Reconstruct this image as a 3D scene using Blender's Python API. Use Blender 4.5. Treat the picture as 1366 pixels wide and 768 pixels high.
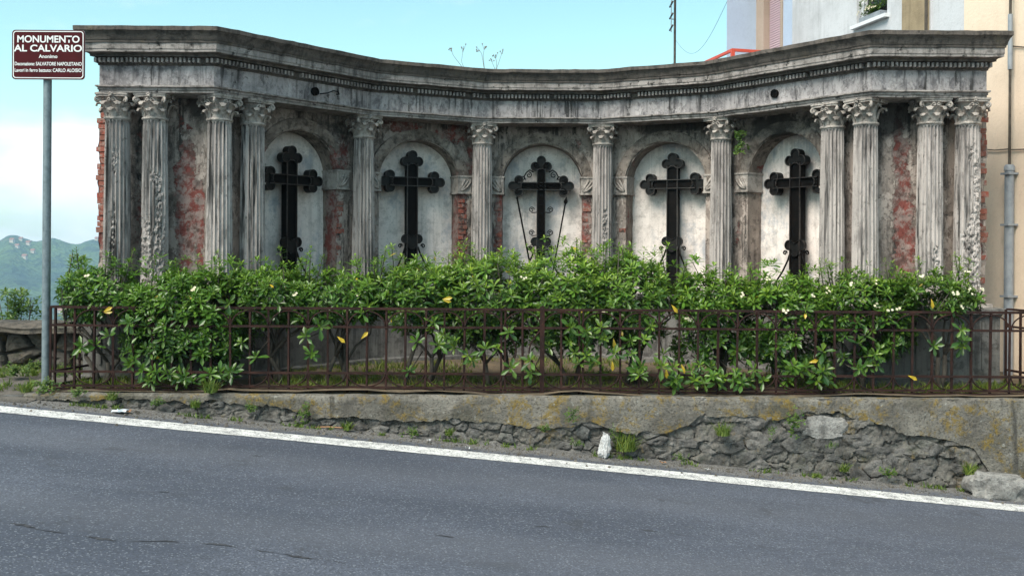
import bpy, bmesh, math, random
import numpy as np
from mathutils import Vector, noise, Matrix

for o in list(bpy.data.objects):
    bpy.data.objects.remove(o)
sc = bpy.context.scene
COL = sc.collection
R = math.radians
PI = math.pi

# ------------------------------------------------------------------ camera
# eye 1.22 m above the garden level (z = 0), 1.65 m above the road
F, CX, CY, ROLL, EYE = 1280.0, 723.0, 332.0, 0.0061, 1.22
cam_d = bpy.data.cameras.new('camera')
cam = bpy.data.objects.new('camera', cam_d)
COL.objects.link(cam)
cam.location = (0, 0, EYE)
cam.rotation_euler = (R(90), -ROLL, 0)
cam_d.sensor_width = 36
cam_d.lens = 36 * F / 1366
cam_d.shift_x = (683 - CX) / 1366
cam_d.shift_y = -(384 - CY) / 1366
cam_d.clip_start = 0.05
cam_d.clip_end = 9000
sc.camera = cam

# ------------------------------------------------------------------ sky and sun
SUN_AZ, SUN_EL = R(-142), R(49)          # high, behind the camera's left shoulder, veiled
w = bpy.data.worlds.new('World')
sc.world = w
w.use_nodes = True
nt = w.node_tree
nt.nodes.clear()
wo = nt.nodes.new('ShaderNodeOutputWorld')
bg = nt.nodes.new('ShaderNodeBackground')
sky = nt.nodes.new('ShaderNodeTexSky')
sky.sky_type = 'NISHITA'
sky.sun_disc = False
sky.sun_elevation = SUN_EL
sky.sun_rotation = SUN_AZ
sky.dust_density = 1.0
sky.ozone_density = 1.0
tint = nt.nodes.new('ShaderNodeMix'); tint.data_type = 'RGBA'; tint.blend_type = 'MULTIPLY'
tint.inputs[0].default_value = 1.0
tint.inputs[7].default_value = (1.16, 1.42, 1.10, 1)
nt.links.new(sky.outputs[0], tint.inputs[6])
tc = nt.nodes.new('ShaderNodeTexCoord')
mp = nt.nodes.new('ShaderNodeMapping')
mp.inputs['Scale'].default_value = (1.6, 1.6, 4.2)
mp.inputs['Location'].default_value = (1.3, 0.4, 0.9)
nt.links.new(tc.outputs['Generated'], mp.inputs[0])
nz = nt.nodes.new('ShaderNodeTexNoise')
nz.inputs['Scale'].default_value = 1.7
nz.inputs['Detail'].default_value = 8
nz.inputs['Roughness'].default_value = 0.52
nt.links.new(mp.outputs[0], nz.inputs['Vector'])
sep = nt.nodes.new('ShaderNodeSeparateXYZ')
nt.links.new(tc.outputs['Generated'], sep.inputs[0])
hz = nt.nodes.new('ShaderNodeMapRange')        # more cloud towards the horizon
hz.inputs[1].default_value = 0.0; hz.inputs[2].default_value = 0.27
hz.inputs[3].default_value = 0.14; hz.inputs[4].default_value = -0.07
nt.links.new(sep.outputs[2], hz.inputs[0])
ad = nt.nodes.new('ShaderNodeMath'); ad.operation = 'ADD'
nt.links.new(nz.outputs[0], ad.inputs[0]); nt.links.new(hz.outputs[0], ad.inputs[1])
cr = nt.nodes.new('ShaderNodeMapRange'); cr.interpolation_type = 'SMOOTHSTEP'
cr.inputs[1].default_value = 0.47; cr.inputs[2].default_value = 0.64
nt.links.new(ad.outputs[0], cr.inputs[0])
cm = nt.nodes.new('ShaderNodeMix'); cm.data_type = 'RGBA'
cm.inputs[7].default_value = (7.2, 7.3, 7.3, 1)
nt.links.new(cr.outputs[0], cm.inputs[0])
nt.links.new(tint.outputs[2], cm.inputs[6])
nt.links.new(cm.outputs[2], bg.inputs[0])
bg.inputs[1].default_value = 0.105
nt.links.new(bg.outputs[0], wo.inputs[0])

sd = bpy.data.lights.new('sun', 'SUN')
sd.energy = 2.8
sd.angle = R(34)
sd.color = (1.0, 0.93, 0.84)
sun = bpy.data.objects.new('sun', sd)
COL.objects.link(sun)
to_sun = Vector((math.sin(SUN_AZ) * math.cos(SUN_EL), math.cos(SUN_AZ) * math.cos(SUN_EL), math.sin(SUN_EL)))
sun.rotation_euler = to_sun.to_track_quat('Z', 'Y').to_euler()

vs = sc.view_settings
vs.view_transform = 'Standard'
vs.look = 'None'
vs.exposure = 0.92
vs.gamma = 1.0
vs.use_curve_mapping = False
sc.render.engine = 'CYCLES'
sc.cycles.use_denoising = True
sc.cycles.max_bounces = 6
sc.cycles.volume_bounces = 0

# ------------------------------------------------------------------ helpers
def at(x, y, Y):
    """a point of the place, from its direction seen by the photographer and its measured distance"""
    return Vector(((x - CX) / F * Y, Y, EYE - (y - CY - ROLL * (x - CX)) / F * Y))

def fr(p, s, o=4):
    return noise.fractal(Vector((p[0] * s, p[1] * s, p[2] * s)), 0.9, 2.1, o)

def sstep(a, b, x):
    t = min(1.0, max(0.0, (x - a) / (b - a)))
    return t * t * (3 - 2 * t)

WORLD = {}

class MB:
    def __init__(self):
        self.v, self.f, self.c = [], [], []

    def add(self, vs, fs, col=None):
        n = len(self.v)
        self.v.extend([tuple(p) for p in vs])
        self.f.extend([tuple(i + n for i in q) for q in fs])
        if col is None:
            self.c.extend([(0, 0, 0, 1)] * len(vs))
        elif isinstance(col, tuple):
            self.c.extend([col] * len(vs))
        else:
            self.c.extend(col)
        return self

    def box(self, c, s, ax=None, ay=None, az=None):
        """s = half sizes; optional axes"""
        c = Vector(c)
        ax = Vector(ax) if ax is not None else Vector((1, 0, 0))
        ay = Vector(ay) if ay is not None else Vector((0, 1, 0))
        az = Vector(az) if az is not None else Vector((0, 0, 1))
        P = []
        for k in (-1, 1):
            for j in (-1, 1):
                for i in (-1, 1):
                    P.append(c + ax * (s[0] * i) + ay * (s[1] * j) + az * (s[2] * k))
        return self.add(P, [(0, 2, 3, 1), (4, 5, 7, 6), (0, 1, 5, 4), (2, 6, 7, 3), (0, 4, 6, 2), (1, 3, 7, 5)])

    def grid(self, fn, nu, nv, col=None):
        P = [fn(i / nu, j / nv) for j in range(nv + 1) for i in range(nu + 1)]
        Q = []
        for j in range(nv):
            for i in range(nu):
                a = j * (nu + 1) + i
                Q.append((a, a + 1, a + nu + 2, a + nu + 1))
        C = None
        if callable(col):
            C = [col(p) for p in P]
        return self.add(P, Q, C)

    def tube(self, pts, rad, n=8, cap=True, col=None):
        pts = [Vector(p) for p in pts]
        if not hasattr(rad, '__len__'):
            rad = [rad] * len(pts)
        P = []
        up = None
        for i, p in enumerate(pts):
            a = pts[max(0, i - 1)]
            b = pts[min(len(pts) - 1, i + 1)]
            d = (b - a).normalized()
            if up is None:
                up = Vector((0, 0, 1)) if abs(d.z) < 0.9 else Vector((0, 1, 0))
            x = d.cross(up)
            if x.length < 1e-5:
                x = d.orthogonal()
            x.normalize()
            y = d.cross(x).normalized()
            up = -y if (-y).dot(up) > 0 else y
            for k in range(n):
                t = 2 * PI * k / n
                P.append(p + (x * math.cos(t) + y * math.sin(t)) * rad[i])
        Q = []
        for i in range(len(pts) - 1):
            for k in range(n):
                Q.append((i * n + k, i * n + (k + 1) % n, (i + 1) * n + (k + 1) % n, (i + 1) * n + k))
        if cap:
            Q.append(tuple(range(n - 1, -1, -1)))
            Q.append(tuple((len(pts) - 1) * n + k for k in range(n)))
        return self.add(P, Q, col)

    def lathe(self, prof, c=(0, 0, 0), n=24, cap=True):
        P = []
        for r, z in prof:
            for k in range(n):
                t = 2 * PI * k / n
                P.append((c[0] + r * math.cos(t), c[1] + r * math.sin(t), c[2] + z))
        Q = []
        for i in range(len(prof) - 1):
            for k in range(n):
                Q.append((i * n + k, i * n + (k + 1) % n, (i + 1) * n + (k + 1) % n, (i + 1) * n + k))
        if cap:
            Q.append(tuple(range(n - 1, -1, -1)))
            Q.append(tuple((len(prof) - 1) * n + k for k in range(n)))
        return self.add(P, Q)

    def prism(self, outline, axes, depth, rim=0.0, inset=0.0):
        """outline: list of (u, w) in the plane (o, U, W, N); extruded along -N by depth; front optionally a sunk panel"""
        o, U, W, N = axes
        k = len(outline)
        ring = [o + U * a + W * b for a, b in outline]
        cu = sum(a for a, b in outline) / k
        cw = sum(b for a, b in outline) / k
        front = ring
        back = [p - N * depth for p in ring]
        P = list(front) + list(back)
        Q = [(i, (i + 1) % k, k + (i + 1) % k, k + i) for i in range(k)]
        Q.append(tuple(range(2 * k - 1, k - 1, -1)))
        if inset > 0:
            ins = []
            for a, b in outline:
                l = math.hypot(a - cu, b - cw)
                s = max(0.0, (l - rim) / l)
                ins.append((cu + (a - cu) * s, cw + (b - cw) * s))
            P += [o + U * a + W * b for a, b in ins]
            P += [o + U * a + W * b - N * inset for a, b in ins]
            Q += [(i, (i + 1) % k, 2 * k + (i + 1) % k, 2 * k + i) for i in range(k)]
            Q += [(2 * k + i, 2 * k + (i + 1) % k, 3 * k + (i + 1) % k, 3 * k + i) for i in range(k)]
            Q.append(tuple(range(3 * k, 4 * k)))
        else:
            Q.append(tuple(range(k)))
        return self.add(P, Q)

    def mesh(self, name, mat, smooth=None, recalc=True, off=Vector((0, 0, 0))):
        me = bpy.data.meshes.new(name)
        V = [(a[0] - off[0], a[1] - off[1], a[2] - off[2]) for a in self.v]
        me.from_pydata(V, [], self.f)
        if any(c != (0, 0, 0, 1) for c in self.c):
            at_ = me.color_attributes.new('wear', 'FLOAT_COLOR', 'POINT')
            at_.data.foreach_set('color', np.array(self.c, dtype=np.float32).ravel())
        if recalc:
            bm = bmesh.new(); bm.from_mesh(me)
            bmesh.ops.recalc_face_normals(bm, faces=bm.faces)
            bm.to_mesh(me); bm.free()
        if smooth is not None:
            me.polygons.foreach_set('use_smooth', [True] * len(me.polygons))
            if smooth < 180:
                me.set_sharp_from_angle(angle=R(smooth))
        me.materials.append(mat)
        me.update()
        return me

    def build(self, name, mat, parent=None, smooth=None, recalc=True):
        off = WORLD.get(parent.name, Vector((0, 0, 0))) if parent else Vector((0, 0, 0))
        me = self.mesh(name, mat, smooth, recalc, off)
        o = bpy.data.objects.new(name, me)
        COL.objects.link(o)
        if parent:
            o.parent = parent
        WORLD[o.name] = off
        return o

def link(name, me, parent, loc, rot=(0, 0, 0), scale=(1, 1, 1)):
    """an object that shares mesh data; loc in world"""
    o = bpy.data.objects.new(name, me)
    COL.objects.link(o)
    off = WORLD.get(parent.name, Vector((0, 0, 0))) if parent else Vector((0, 0, 0))
    o.location = Vector(loc) - off
    o.rotation_euler = rot
    o.scale = scale
    if parent:
        o.parent = parent
    WORLD[o.name] = Vector(loc)
    return o

def tag(o, label=None, cat=None, group=None, kind=None):
    if label: o['label'] = label
    if cat: o['category'] = cat
    if group: o['group'] = group
    if kind: o['kind'] = kind
    return o

def thing(name, loc, label, cat, group=None):
    o = bpy.data.objects.new(name, None)
    COL.objects.link(o)
    o.location = loc
    o.empty_display_size = 0.1
    WORLD[o.name] = Vector(loc)
    return tag(o, label, cat, group)

# ------------------------------------------------------------------ materials
class G:
    def __init__(self, name):
        self.m = bpy.data.materials.new(name)
        self.m.use_nodes = True
        self.nt = self.m.node_tree
        self.nt.nodes.clear()
        self.out = self.nt.nodes.new('ShaderNodeOutputMaterial')
        self.b = self.nt.nodes.new('ShaderNodeBsdfPrincipled')
        self.nt.links.new(self.b.outputs[0], self.out.inputs[0])
        g = self.nt.nodes.new('ShaderNodeNewGeometry')
        self.pos = g.outputs['Position']

    def set(self, sock, v):
        if isinstance(v, bpy.types.NodeSocket):
            self.nt.links.new(v, sock)
        else:
            if hasattr(sock.default_value, '__len__') and not hasattr(v, '__len__'):
                v = [v] * len(sock.default_value)
            if hasattr(v, '__len__') and len(v) == 3 and len(sock.default_value) == 4:
                v = tuple(v) + (1,)
            sock.default_value = v

    def P(self, **k):
        for n, v in k.items():
            self.set(self.b.inputs[n.replace('_', ' ')], v)
        return self

    def scale(self, s, vec=None):
        n = self.nt.nodes.new('ShaderNodeVectorMath'); n.operation = 'MULTIPLY'
        self.set(n.inputs[0], vec or self.pos)
        n.inputs[1].default_value = s
        return n.outputs[0]

    def noise(self, s, d=4, r=0.6, vec=None, dist=0.0):
        n = self.nt.nodes.new('ShaderNodeTexNoise')
        n.inputs['Scale'].default_value = s
        n.inputs['Detail'].default_value = d
        n.inputs['Roughness'].default_value = r
        n.inputs['Distortion'].default_value = dist
        self.set(n.inputs['Vector'], vec or self.pos)
        return n.outputs[0]

    def vor(self, s, feat='F1', vec=None, out=0, rnd=1.0):
        n = self.nt.nodes.new('ShaderNodeTexVoronoi')
        n.feature = feat
        n.inputs['Scale'].default_value = s
        n.inputs['Randomness'].default_value = rnd
        self.set(n.inputs['Vector'], vec or self.pos)
        return n.outputs[out]

    def rng(self, x, a, b, c=0.0, d=1.0, smooth=True):
        n = self.nt.nodes.new('ShaderNodeMapRange')
        if smooth: n.interpolation_type = 'SMOOTHSTEP'
        self.set(n.inputs[0], x)
        for i, v in enumerate((a, b, c, d)):
            n.inputs[1 + i].default_value = v
        return n.outputs[0]

    def math(self, op, a, b=0.0):
        n = self.nt.nodes.new('ShaderNodeMath'); n.operation = op
        self.set(n.inputs[0], a); self.set(n.inputs[1], b)
        return n.outputs[0]

    def mix(self, f, a, b, mode='MIX'):
        n = self.nt.nodes.new('ShaderNodeMix'); n.data_type = 'RGBA'; n.blend_type = mode
        self.set(n.inputs[0], f); self.set(n.inputs[6], a); self.set(n.inputs[7], b)
        return n.outputs[2]

    def attr(self, name='wear'):
        n = self.nt.nodes.new('ShaderNodeAttribute'); n.attribute_name = name
        s = self.nt.nodes.new('ShaderNodeSeparateColor')
        self.nt.links.new(n.outputs['Color'], s.inputs[0])
        return s.outputs

    def z(self, i=2):
        s = self.nt.nodes.new('ShaderNodeSeparateXYZ')
        self.nt.links.new(self.pos, s.inputs[0])
        return s.outputs[i]

    def objrand(self):
        n = self.nt.nodes.new('ShaderNodeObjectInfo')
        return n.outputs['Random']

    def bump(self, h, s=0.5, d=0.01):
        n = self.nt.nodes.new('ShaderNodeBump')
        n.inputs['Strength'].default_value = s
        n.inputs['Distance'].default_value = d
        self.set(n.inputs['Height'], h)
        self.nt.links.new(n.outputs[0], self.b.inputs['Normal'])
        return self

def stone(name, light, dark, streak=0.5, soot=0.35, red=True, pits=0.5, blue=0.0, lich=0.0, bump=0.7, vert=1.0, peel=0.0):
    light = [a * b for a, b in zip(light, (1.05, 0.955, 0.945))]
    dark = [a * b for a, b in zip(dark, (0.97, 0.88, 0.86))]
    g = G(name)
    V_ = g.scale((1, 1, vert)) if vert != 1.0 else None
    n1 = g.noise(2.3, 6, 0.65, V_)
    n2 = g.noise(11, 6, 0.7, V_)
    n3 = g.noise(75, 3, 0.7)
    c = g.mix(g.rng(n1, 0.36, 0.62), light, [0.62 * a + 0.38 * b for a, b in zip(light, dark)])
    c = g.mix(g.math('MULTIPLY', g.rng(n2, 0.47, 0.64), 0.75), c, dark)
    c = g.mix(g.math('MULTIPLY', g.rng(n3, 0.45, 0.75), 0.22), c, [0.4 * x for x in dark])
    st = g.noise(1.0, 5, 0.65, g.scale((22, 22, 1.3)))
    st2 = g.noise(1.0, 3, 0.6, g.scale((5, 5, 0.5)))
    stm = g.math('MULTIPLY', g.rng(st, 0.47, 0.62), g.rng(st2, 0.38, 0.57))
    c = g.mix(g.math('MULTIPLY', stm, streak), c, (0.035, 0.033, 0.032))
    if blue > 0:
        nb = g.noise(3.1, 5, 0.7, g.scale((1, 1, 0.7)))
        c = g.mix(g.math('MULTIPLY', g.rng(nb, 0.50, 0.66), blue), c, (0.24, 0.28, 0.34))
    w = g.attr()
    pk = None
    if peel > 0:
        pk = g.rng(g.noise(4.2, 9, 0.74, V_, 0.2), 0.515, 0.535)
        c = g.mix(g.math('MULTIPLY', pk, peel), c, [min(.7, 1.25 * x + .03) for x in light])
        pk2 = g.rng(g.noise(5.5, 9, 0.72, dist=0.3), 0.55, 0.57)
        c = g.mix(g.math('MULTIPLY', pk2, peel), c, [0.75 * a for a in dark])
    nn = g.noise(9, 8, 0.78)
    h = g.math('MULTIPLY', n2, 0.8)
    h = g.math('ADD', h, g.math('MULTIPLY', n3, 0.35))
    if pk is not None: h = g.math('ADD', h, g.math('MULTIPLY', pk, 0.5))
    if red:
        e = g.math('ADD', w[0], g.math('MULTIPLY', g.math('SUBTRACT', nn, 0.5), 1.7))
        m = g.rng(e, 0.42, 0.52)
        rc = g.mix(g.rng(g.noise(10, 6, 0.75), 0.42, 0.56), (0.205, 0.062, 0.052), (0.29, 0.215, 0.195))
        rc = g.mix(g.rng(g.noise(6, 6, 0.75), 0.50, 0.62), rc, (0.13, 0.075, 0.065))
        c = g.mix(m, c, rc)
        h = g.math('SUBTRACT', h, g.math('MULTIPLY', m, 0.8))
    ns = g.noise(2.7, 7, 0.7, dist=0.4)
    sm = g.rng(g.math('ADD', w[1], g.math('MULTIPLY', g.math('SUBTRACT', ns, 0.5), 1.9)), 0.30, 0.72)
    base_soot = g.rng(ns, 0.52, 0.74)
    sm = g.math('MAXIMUM', sm, g.math('MULTIPLY', base_soot, soot))
    c = g.mix(g.math('MULTIPLY', sm, 0.88), c, (0.022, 0.020, 0.019))
    if lich > 0:
        nl = g.noise(5, 6, 0.75)
        c = g.mix(g.math('MULTIPLY', g.rng(nl, 0.55, 0.68), lich), c, (0.23, 0.17, 0.035))
    if pits > 0:
        v = g.noise(19, 3, 0.6)
        pm = g.math('MULTIPLY', g.rng(v, 0.62, 0.70), pits)
        c = g.mix(pm, c, (0.03, 0.028, 0.026))
        h = g.math('SUBTRACT', h, g.math('MULTIPLY', pm, 0.7))
    g.P(Base_Color=c, Roughness=0.92)
    g.b.inputs['Specular IOR Level'].default_value = 0.2
    g.bump(h, bump, 0.018)
    return g.m

M = {}
M['column'] = stone('weathered_column_stone', (0.475, 0.465, 0.445), (0.125, 0.122, 0.12), 1.0, 0.25, red=False, pits=0.4, vert=0.22)
M['capital'] = stone('capital_stone', (0.47, 0.455, 0.42), (0.17, 0.162, 0.15), 0.4, 0.2, red=False, pits=0.3)
M['frieze'] = stone('frieze_plaster', (0.40, 0.40, 0.405), (0.11, 0.112, 0.125), 0.9, 0.6, red=False, pits=0.45, vert=0.6, peel=0.35)
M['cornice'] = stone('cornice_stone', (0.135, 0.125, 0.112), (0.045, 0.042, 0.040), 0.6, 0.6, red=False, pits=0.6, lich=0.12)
M['fascia'] = stone('fascia_stone', (0.36, 0.35, 0.335), (0.10, 0.096, 0.092), 0.5, 0.6, red=False, pits=0.9)
M['wall'] = stone('flaking_wall_plaster', (0.38, 0.345, 0.31), (0.11, 0.097, 0.085), 0.9, 0.55, red=True, pits=0.5, vert=0.5, peel=0.55)
M['jamb'] = stone('jamb_plaster', (0.33, 0.29, 0.25), (0.09, 0.078, 0.066), 0.7, 0.55, red=True, pits=0.5)
M['niche'] = stone('pale_niche_plaster', (0.80, 0.78, 0.74), (0.52, 0.50, 0.475), 0.18, 0.20, red=False, pits=0.2, blue=0.6, bump=0.35)
M['podium'] = stone('podium_plaster', (0.175, 0.183, 0.175), (0.062, 0.064, 0.062), 0.6, 0.45, red=False, pits=0.4)
M['archivolt'] = stone('archivolt_stone', (0.27, 0.245, 0.215), (0.075, 0.066, 0.058), 0.6, 0.45, red=True, pits=0.7, peel=0.4)

def brick_mat():
    g = G('old_red_brick')
    r = g.objrand()
    c = g.mix(r, (0.30, 0.075, 0.05), (0.22, 0.09, 0.065))
    c = g.mix(g.rng(g.noise(25, 5, 0.7), 0.46, 0.66), c, (0.30, 0.22, 0.19))
    c = g.mix(g.rng(g.noise(9, 5, 0.7), 0.52, 0.7), c, (0.05, 0.04, 0.035))
    g.P(Base_Color=c, Roughness=0.95)
    g.bump(g.noise(60, 5, 0.7), 0.6, 0.012)
    return g.m
M['brick'] = brick_mat()

def iron_black():
    g = G('black_painted_iron')
    n = g.noise(14, 5, 0.65)
    c = g.mix(g.rng(n, 0.45, 0.7), (0.0035, 0.003, 0.003), (0.009, 0.0065, 0.0055))
    g.P(Base_Color=c, Roughness=g.rng(g.noise(30, 3, 0.6), 0.3, 0.7, 0.5, 0.75), Metallic=0.0)
    g.b.inputs['Specular IOR Level'].default_value = 0.08
    g.bump(g.noise(45, 4, 0.6), 0.25, 0.006)
    return g.m
M['iron'] = iron_black()

def iron_rust():
    g = G('rusty_brown_iron')
    n = g.noise(9, 6, 0.7)
    c = g.mix(g.rng(n, 0.40, 0.68), (0.020, 0.0110, 0.010), (0.042, 0.0195, 0.0155))
    c = g.mix(g.rng(g.noise(60, 4, 0.7), 0.56, 0.7), c, (0.065, 0.027, 0.018))
    g.P(Base_Color=c, Roughness=0.85, Metallic=0.0)
    g.b.inputs['Specular IOR Level'].default_value = 0.15
    g.bump(g.noise(120, 3, 0.7), 0.5, 0.004)
    return g.m
M['rust'] = iron_rust()

def asphalt():
    g = G('asphalt')
    y = g.z(1)
    sp = g.noise(150, 2, 0.6)
    ag = g.vor(118, 'F1', out=1)
    s = g.nt.nodes.new('ShaderNodeSeparateColor'); g.nt.links.new(ag, s.inputs[0])
    big = g.noise(0.9, 5, 0.6, g.scale((0.5, 1.6, 1)))
    c = g.mix(g.rng(big, 0.35, 0.68), (0.052, 0.060, 0.084), (0.088, 0.097, 0.127))
    c = g.mix(g.math('MULTIPLY', g.rng(s.outputs[0], 0.3, 0.9), 0.62), c, (0.032, 0.036, 0.046))
    c = g.mix(g.math('MULTIPLY', g.rng(s.outputs[1], 0.86, 0.98), 0.42), c, (0.28, 0.30, 0.34))
    c = g.mix(g.math('MULTIPLY', g.rng(g.noise(2.6, 6, 0.7, g.scale((0.7, 1.4, 1))), 0.56, 0.74), 0.55), c, (0.042, 0.046, 0.056))
    tr = g.math('ADD', y, g.math('MULTIPLY', g.math('SUBTRACT', g.noise(0.8, 4, 0.6), 0.5), 0.5))
    lane = g.math('ADD', g.rng(g.math('ABSOLUTE', g.math('SUBTRACT', tr, 6.75)), 0.05, 0.42, 1, 0), g.rng(g.math('ABSOLUTE', g.math('SUBTRACT', tr, 5.25)), 0.05, 0.42, 1, 0))
    c = g.mix(g.math('MULTIPLY', lane, 0.22), c, (0.115, 0.118, 0.135))
    c = g.mix(g.math('MULTIPLY', g.rng(g.noise(1.7, 7, 0.72), 0.60, 0.66), 0.5), c, (0.036, 0.038, 0.045))
    # grit and dust washed to the edge by the wall
    e = g.math('ADD', y, g.math('MULTIPLY', g.math('SUBTRACT', g.noise(4, 5, 0.7), 0.5), 0.45))
    d = g.rng(e, 7.66, 7.9)
    dc = g.mix(g.rng(s.outputs[2], 0.35, 0.9), (0.105, 0.098, 0.092), (0.25, 0.235, 0.215))
    dc = g.mix(g.rng(g.noise(7, 5, 0.7), 0.5, 0.7), dc, (0.075, 0.07, 0.068))
    c = g.mix(g.math('MULTIPLY', d, 0.85), c, dc)
    g.P(Base_Color=c, Roughness=0.85)
    h = g.math('ADD', g.math('MULTIPLY', s.outputs[0], 1.0), g.math('MULTIPLY', sp, 0.6))
    g.bump(h, 0.55, 0.006)
    return g.m
M['asphalt'] = asphalt()

def paint():
    g = G('worn_white_road_paint')
    sp = g.vor(120, 'F1', out=1)
    s = g.nt.nodes.new('ShaderNodeSeparateColor'); g.nt.links.new(sp, s.inputs[0])
    n = g.noise(10, 7, 0.75)
    c = g.mix(g.rng(n, 0.4, 0.65), (0.66, 0.65, 0.63), (0.44, 0.43, 0.42))
    wear = g.math('ADD', g.math('MULTIPLY', s.outputs[0], 0.5), g.math('MULTIPLY', n, 0.75))
    c = g.mix(g.rng(wear, 0.66, 0.88), c, (0.17, 0.17, 0.18))
    g.P(Base_Color=c, Roughness=0.8)
    g.bump(s.outputs[0], 0.35, 0.004)
    return g.m
M['paint'] = paint()

def simple(name, c1, c2, sc_=8, rough=0.85, b=0.4, d=0.01, sc2=40):
    g = G(name)
    c = g.mix(g.rng(g.noise(sc_, 6, 0.68), 0.36, 0.66), c1, c2)
    c = g.mix(g.math('MULTIPLY', g.rng(g.noise(sc2, 4, 0.7), 0.5, 0.75), 0.4), c, [x * 0.4 for x in c2])
    g.P(Base_Color=c, Roughness=rough)
    if b: g.bump(g.noise(sc2, 5, 0.7), b, d)
    return g.m

def concrete():
    g = G('lichened_concrete')
    n = g.noise(3.2, 7, 0.7)
    c = g.mix(g.rng(n, 0.36, 0.64), (0.235, 0.215, 0.185), (0.115, 0.103, 0.088))
    c = g.mix(g.rng(g.noise(1.6, 5, 0.65), 0.5, 0.68), c, (0.11, 0.10, 0.075))
    c = g.mix(g.math('MULTIPLY', g.rng(g.noise(7, 8, 0.78, dist=0.3), 0.50, 0.62), 0.85), c, (0.22, 0.145, 0.022))
    c = g.mix(g.math('MULTIPLY', g.rng(g.noise(24, 5, 0.7), 0.59, 0.65), 0.9), c, (0.46, 0.45, 0.41))
    c = g.mix(g.math('MULTIPLY', g.rng(g.noise(48, 4, 0.7), 0.50, 0.64), 0.75), c, (0.045, 0.04, 0.036))
    c = g.mix(g.rng(g.noise(1.0, 4, 0.6, g.scale((9, 9, 1.0))), 0.58, 0.75), c, (0.06, 0.055, 0.048))
    g.P(Base_Color=c, Roughness=0.95)
    g.bump(g.math('ADD', g.noise(14, 6, 0.7), g.math('MULTIPLY', g.noise(60, 6, 0.75), 0.6)), 1.0, 0.03)
    return g.m
M['concrete'] = concrete()

def rubble(name, a, b, lich=0.35, green=0.2):
    g = G(name)
    r = g.objrand()
    c = g.mix(r, a, b)
    c = g.mix(g.rng(g.noise(9, 7, 0.72), 0.40, 0.66), c, [x * 0.42 for x in b])
    c = g.mix(g.math('MULTIPLY', g.rng(g.noise(5, 6, 0.75), 0.56, 0.68), lich), c, (0.24, 0.16, 0.04))
    c = g.mix(g.math('MULTIPLY', g.rng(g.noise(4, 5, 0.7), 0.54, 0.68), green), c, (0.05, 0.075, 0.02))
    c = g.mix(g.math('MULTIPLY', g.rng(g.noise(52, 4, 0.7), 0.52, 0.68), 0.6), c, (0.045, 0.042, 0.04))
    g.P(Base_Color=c, Roughness=0.95)
    g.bump(g.math('ADD', g.noise(22, 9, 0.78), g.math('MULTIPLY', g.noise(60, 6, 0.75), 0.6)), 1.0, 0.035)
    return g.m
M['rubble'] = rubble('grey_rubble_stone', (0.25, 0.235, 0.22), (0.15, 0.142, 0.135), lich=0.25)
M['mortar'] = rubble('dark_rubble_mortar', (0.215, 0.20, 0.18), (0.215, 0.20, 0.18), 0.75, 0.3)
M['pale_stone'] = rubble('pale_grey_stone', (0.42, 0.40, 0.38), (0.40, 0.38, 0.36), 0.05, 0.0)
M['drystone'] = rubble('ochre_field_stone', (0.20, 0.165, 0.13), (0.10, 0.09, 0.08), 0.8, 0.35)

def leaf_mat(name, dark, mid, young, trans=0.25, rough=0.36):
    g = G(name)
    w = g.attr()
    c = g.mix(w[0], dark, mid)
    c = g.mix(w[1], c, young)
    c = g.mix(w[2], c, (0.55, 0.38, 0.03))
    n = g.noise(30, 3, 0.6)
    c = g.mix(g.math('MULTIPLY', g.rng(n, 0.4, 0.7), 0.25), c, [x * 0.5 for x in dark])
    g.P(Base_Color=c, Roughness=rough)
    g.b.inputs['Specular IOR Level'].default_value = 0.45
    t = g.nt.nodes.new('ShaderNodeBsdfTranslucent')
    g.set(t.inputs[0], g.mix(1.0, c, (1.0, 1.25, 0.55), 'MULTIPLY'))
    mx = g.nt.nodes.new('ShaderNodeMixShader')
    mx.inputs[0].default_value = trans
    g.nt.links.new(g.b.outputs[0], mx.inputs[1])
    g.nt.links.new(t.outputs[0], mx.inputs[2])
    g.nt.links.new(mx.outputs[0], g.out.inputs[0])
    return g.m
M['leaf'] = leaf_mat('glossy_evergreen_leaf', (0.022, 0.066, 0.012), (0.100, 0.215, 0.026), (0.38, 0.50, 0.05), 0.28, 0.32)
M['laurel'] = leaf_mat('laurel_leaf', (0.04, 0.09, 0.015), (0.09, 0.17, 0.03), (0.22, 0.28, 0.04))
M['weed'] = leaf_mat('weed_leaf', (0.035, 0.085, 0.014), (0.10, 0.18, 0.025), (0.26, 0.28, 0.05), 0.3, 0.55)
M['drygrass'] = leaf_mat('garden_grass', (0.05, 0.075, 0.015), (0.11, 0.13, 0.03), (0.24, 0.20, 0.09), 0.3, 0.6)
M['bark'] = simple('grey_brown_bark', (0.085, 0.07, 0.055), (0.04, 0.033, 0.026), 14)
M['petal'] = simple('cream_petal', (0.66, 0.62, 0.47), (0.55, 0.47, 0.30), 30, 0.6, 0)
M['soil'] = simple('garden_soil', (0.16, 0.115, 0.07), (0.09, 0.068, 0.045), 5, 0.95, 0.8, 0.03, 25)
M['dirt'] = simple('verge_dirt', (0.15, 0.13, 0.11), (0.075, 0.066, 0.056), 6, 0.95, 0.8, 0.02, 50)
# ------------------------------------------------------------------ ground, road, hills
ROAD0, SLOPE = -0.43, -0.0908
def zr(X):
    X = max(-14.0, min(14.0, X))
    return ROAD0 + SLOPE * (X + 0.26)

mb = MB()
mb.grid(lambda a, b: (-26 + 52 * a, -5 + 13.2 * b, zr(-26 + 52 * a)), 104, 4)
road = tag(mb.build('road', M['asphalt']), kind='structure')

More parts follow.
